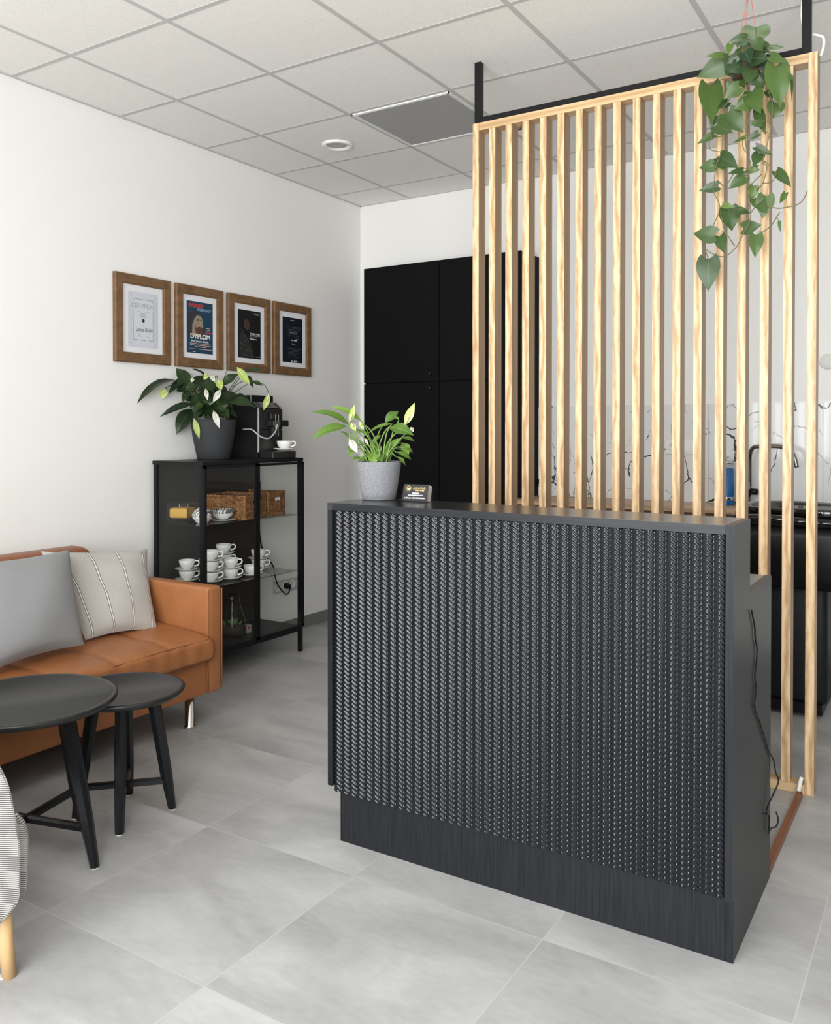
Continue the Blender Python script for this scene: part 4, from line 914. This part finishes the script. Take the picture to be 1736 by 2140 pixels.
FL = [((470, 988), (440, 1072), 66, 'g', [(600, 1010), (530, 962)]), ((1040, 822), (1142, 962), 60, 'g', [(930, 930), (985, 815)]), ((890, 915), (915, 1003), 58, 'g', [(850, 1000), (870, 890)]), ((910, 995), (848, 1098), 46, 'w', []), ((852, 1165), (902, 1305), 46, 'w', []), ((700, 1225), (742, 1388), 46, 'g', []), ((1292, 1030), (1248, 1160), 46, 'g', [(965, 1035), (1090, 930), (1240, 950)]),
      ((805, 865), (778, 922), 36, 'g', []), ((835, 885), (862, 937), 34, 'w', []), ((790, 990), (806, 1082), 34, 'w', []), ((690, 905), (680, 940), 30, 'w', [])]
lily(pl, cA, 0, (pc[0], pc[1], GZ+.21), LV, FL, lily_m, dstem_m, .10, 1/3.774, 1.15)

# counter plant
pl2 = thing('small_potted_lily', 'bright green peace lily in a light grey pot on the counter', 'potted plant', (2.035, -2.735, 1.083))
pc2 = (2.040, -2.797)
pc2 = (2.044, -2.737)
gp = mat('grey_pot', (.2, .2, .2), .8); t = gp.node_tree; setc(gp, ramp(t, noise(t, mapping(t), 260, 3, .6), [(.35, (.15, .155, .165)), (.65, (.23, .235, .25))]))
pot(pl2, pc2, 1.0834, [(.053, 0), (.056, .003), (.062, .035), (.069, .08), (.0735, .115), (.074, .128), (.068, .128), (.066, .11)], gp)
MB().lathe([(.066, 1.192), (.066, 1.198), (.004, 1.20)], (*pc2, 0), 36).build('soil', soil_m, pl2)
cB = lambda a, b: (640+a/4.133, 830+b/4.133)
LV2 = [((365, 240), (45, 130), 92, 1), ((348, 250), (48, 362), 100, 1), ((478, 210), (205, 85), 62, 1), ((375, 358), (288, 298), 42, 1), ((525, 330), (425, 285), 44, 1), ((742, 230), (525, 325), 40, 1), ((682, 220), (795, 122), 80, 1), ((715, 265), (928, 332), 120, 1), ((822, 355), (938, 386), 46, 1), ((830, 395), (882, 502), 80, 1), ((775, 475), (905, 542), 48, 1), ((775, 515), (856, 592), 46, 1), ((730, 440), (822, 368), 72, 1),
       ((690, 500), (722, 440), 52, 1), ((670, 498), (700, 586), 76, 1), ((590, 475), (563, 597), 96, 1), ((528, 508), (450, 577), 52, 1), ((470, 525), (390, 540), 48, 1), ((432, 408), (350, 487), 62, 1), ((405, 460), (375, 517), 36, 1), ((642, 330), (565, 405), 42, 1), ((600, 400), (645, 442), 50, 1), ((850, 440), (922, 490), 46, 1), ((640, 480), (600, 420), 60, 1), ((760, 400), (690, 460), 60, 1), ((560, 460), (620, 500), 55, 1), ((800, 200), (755, 170), 30, 1), ((620, 520), (650, 560), 50, 1), ((520, 480), (560, 530), 50, 1), ((850, 460), (790, 430), 50, 1)]
FL2 = [((372, 215), (418, 62), 48, 'g', [(470, 400)]), ((388, 225), (428, 292), 48, 'g', [(480, 420)]), ((372, 365), (442, 482), 62, 'w', [(470, 440), (380, 300)]), ((852, 238), (936, 48), 72, 'g', [(700, 400)]), ((905, 265), (925, 298), 34, 'w', [(760, 420)]), ((462, 215), (492, 275), 36, 'g', []), ((512, 365), (532, 410), 26, 'w', [])]
lily(pl2, cB, 0, (pc2[0], pc2[1], 1.195), LV2, FL2, lily2_m, stem_m, .05, 1/4.133)

# hanging philodendron
HP = Vector((3.035, -1.86, 2.50))
hp = thing('hanging_philodendron', 'trailing heart-leaf philodendron in a hanging pot before the upper right slats', 'hanging plant', HP)
cC = lambda a, b: (1400+a/3.5655, 40+b/3.5655)
def PH(a, b, dy): q = cC(a, b); return atY(q[0], q[1], HP.y+dy)
potc = PH(560, 400, 0.0)
MB().lathe([(.036, potc.z-.022), (.044, potc.z-.018), (.054, potc.z+.02), (.058, potc.z+.03), (.050, potc.z+.03)], (potc.x, HP.y, 0), 36).build('pot', mat('brown_pot', (.05, .035, .022), .7), hp)
MB().lathe([(.049, potc.z+.018), (.049, potc.z+.022), (.004, potc.z+.024)], (potc.x, HP.y, 0), 30).build('soil', soil_m, hp)
m = MB(); tp_ = Vector((potc.x+.01, HP.y, HC-.002))
for k in range(3):
    a = k*2.094+.5; m.tube([(potc.x+.054*math.cos(a), HP.y+.054*math.sin(a), potc.z+.028), (potc.x+.012*math.cos(a)+.01, HP.y+.012*math.sin(a), potc.z+.24), tp_], .0012, 6)
m.build('hanging_cord', mat('red_cord', (.55, .12, .08), .6), hp)
HL = [(640, 60, 625, 205, 180, 5), (560, 150, 435, 165, 80, 3), (450, 185, 435, 275, 50, 9), (600, 185, 485, 265, 62, 6), (388, 268, 258, 276, 42, 8), (420, 325, 195, 435, 140, 5), (500, 275, 418, 335, 62, 3), (640, 230, 735, 240, 90, 1), (755, 208, 850, 210, 30, 5), (750, 275, 865, 322, 62, 6), (600, 290, 740, 300, 110, 1), (640, 270, 500, 300, 100, 0), (545, 355, 682, 505, 145, 5), (790, 350, 818, 665, 160, 6), (850, 345, 892, 405, 52, 8), (470, 365, 472, 445, 112, 2), (296, 495, 308, 795, 160, 5),
      (515, 505, 400, 595, 100, 5), (610, 540, 675, 708, 125, 5), (590, 615, 475, 672, 112, 7), (430, 615, 345, 668, 62, 2), (790, 625, 768, 742, 115, 5), (430, 700, 548, 848, 140, 4), (345, 790, 472, 852, 105, 3), (335, 725, 298, 825, 60, 2), (655, 690, 714, 868, 72, 3), (680, 775, 580, 780, 50, 4), (325, 862, 198, 932, 55, 4), (655, 850, 568, 902, 50, 3), (560, 880, 465, 925, 26, 5), (640, 950, 765, 1015, 55, 3), (372, 1025, 512, 1112, 108, 3), (665, 1005, 620, 1100, 84, 3),
      (335, 1090, 212, 1110, 88, 4), (345, 1050, 425, 1140, 75, 6), (538, 1125, 425, 1152, 42, 2), (650, 1110, 540, 1148, 50, 7), (560, 1175, 430, 1268, 88, 4), (355, 1245, 210, 1280, 75, 2), (795, 1135, 903, 1255, 72, 3), (625, 1245, 590, 1362, 76, 8), (640, 1335, 715, 1448, 92, 4), (715, 1320, 685, 1490, 120, 6), (858, 1295, 815, 1375, 42, 6), (435, 1410, 460, 1582, 145, 4), (395, 1385, 485, 1402, 42, 9), (500, 1422, 600, 1445, 52, 2),
      (545, 1560, 688, 1532, 98, 3), (640, 1610, 632, 1782, 98, 5), (813, 1512, 822, 1592, 22, 6), (335, 1610, 170, 1600, 122, 3), (372, 1620, 405, 1748, 86, 3), (285, 1790, 285, 2032, 160, 2),
      (700, 400, 760, 480, 60, 1), (560, 250, 600, 330, 90, 1), (690, 190, 750, 260, 60, 4), (450, 470, 420, 520, 50, 3), (720, 540, 770, 600, 40, 3), (480, 300, 420, 420, 110, 2), (600, 380, 560, 480, 110, 3), (690, 300, 740, 400, 110, 1), (520, 340, 440, 400, 100, 2), (640, 330, 610, 430, 120, 3), (540, 240, 500, 330, 90, 3), (640, 160, 690, 240, 80, 4), (500, 420, 560, 520, 80, 4), (650, 440, 700, 520, 70, 3), (905, 440, 905, 620, 18, 4), (890, 420, 935, 465, 24, 4)]
VN = [[(480, 440), (440, 600), (370, 700), (390, 860), (380, 990), (340, 1100), (330, 1200), (325, 1290), (370, 1410), (300, 1580), (255, 1700), (390, 1770), (490, 1700), (545, 1600), (600, 1500)], [(560, 450), (600, 640), (560, 860), (575, 1000), (600, 1090), (570, 1180), (580, 1260), (600, 1440), (590, 1520), (560, 1600)],
      [(700, 460), (760, 620), (760, 740), (735, 880), (690, 1060), (720, 1100), (690, 1220), (640, 1280)], [(690, 1350), (640, 1390), (600, 1445)], [(700, 1400), (750, 1402), (830, 1408), (960, 1375), (1010, 1310), (1020, 1280)], [(680, 1595), (750, 1540), (790, 1480), (815, 1440)], [(370, 1410), (400, 1560), (440, 1630), (480, 1690)], [(790, 1150), (760, 1210), (690, 1225)], [(620, 330), (560, 340), (540, 400), (480, 440)], [(390, 870), (300, 900), (300, 970), (380, 990)], [(540, 880), (545, 960), (575, 1000)], [(350, 1200), (410, 1240), (480, 1140)], [(255, 1700), (275, 1760), (285, 1800)], [(570, 1265), (680, 1155)], [(740, 1090), (700, 1060)],
      [(640, 200), (600, 300), (570, 400)], [(480, 150), (520, 260), (560, 380)], [(700, 250), (640, 330), (600, 400)], [(860, 420), (780, 390), (650, 400)]]
random.seed(4)
fol = MB(); pet = MB()
vp = []
for q in VN:
    pts = [PH(a, b, random.uniform(-.02, .02)) for a, b in q]
    sp2 = spline(pts, 6) if len(pts) > 2 else pts; vp += sp2
    pet.tube(sp2, .0018, 6)
for (a, b, c_, d_, w_, ti) in HL:
    big = 1 if w_ > 90 else 0
    dy = random.uniform(-.10, .03) if b < 600 else random.uniform(-.045, .025)
    A = PH(a, b, dy); B_ = PH(c_, d_, dy+random.uniform(-.03, .03)); s = (A-CAM).length/FPX/3.5655
    face = (tocam(A)+Vector((random.uniform(-.25, .25), 0, random.uniform(0, .35)))).normalized()
    add_leaf(fol, A, B_, w_*s, 'h', face, .05, .18, max(0, min(10, ti+random.choice((-1, 0, 0)))), .04)
    nv = min(vp, key=lambda p: (p-A).length)
    if (nv-A).length > .12: nv = Vector((potc.x, HP.y, potc.z+.02))
    pet.tube(spline([nv, nv.lerp(A, .5)+Vector((0, -.004, .008)), A], 4), .0011, 5)
fol.build('foliage', heart_m, hp); pet.build('vines', vine_m, hp)
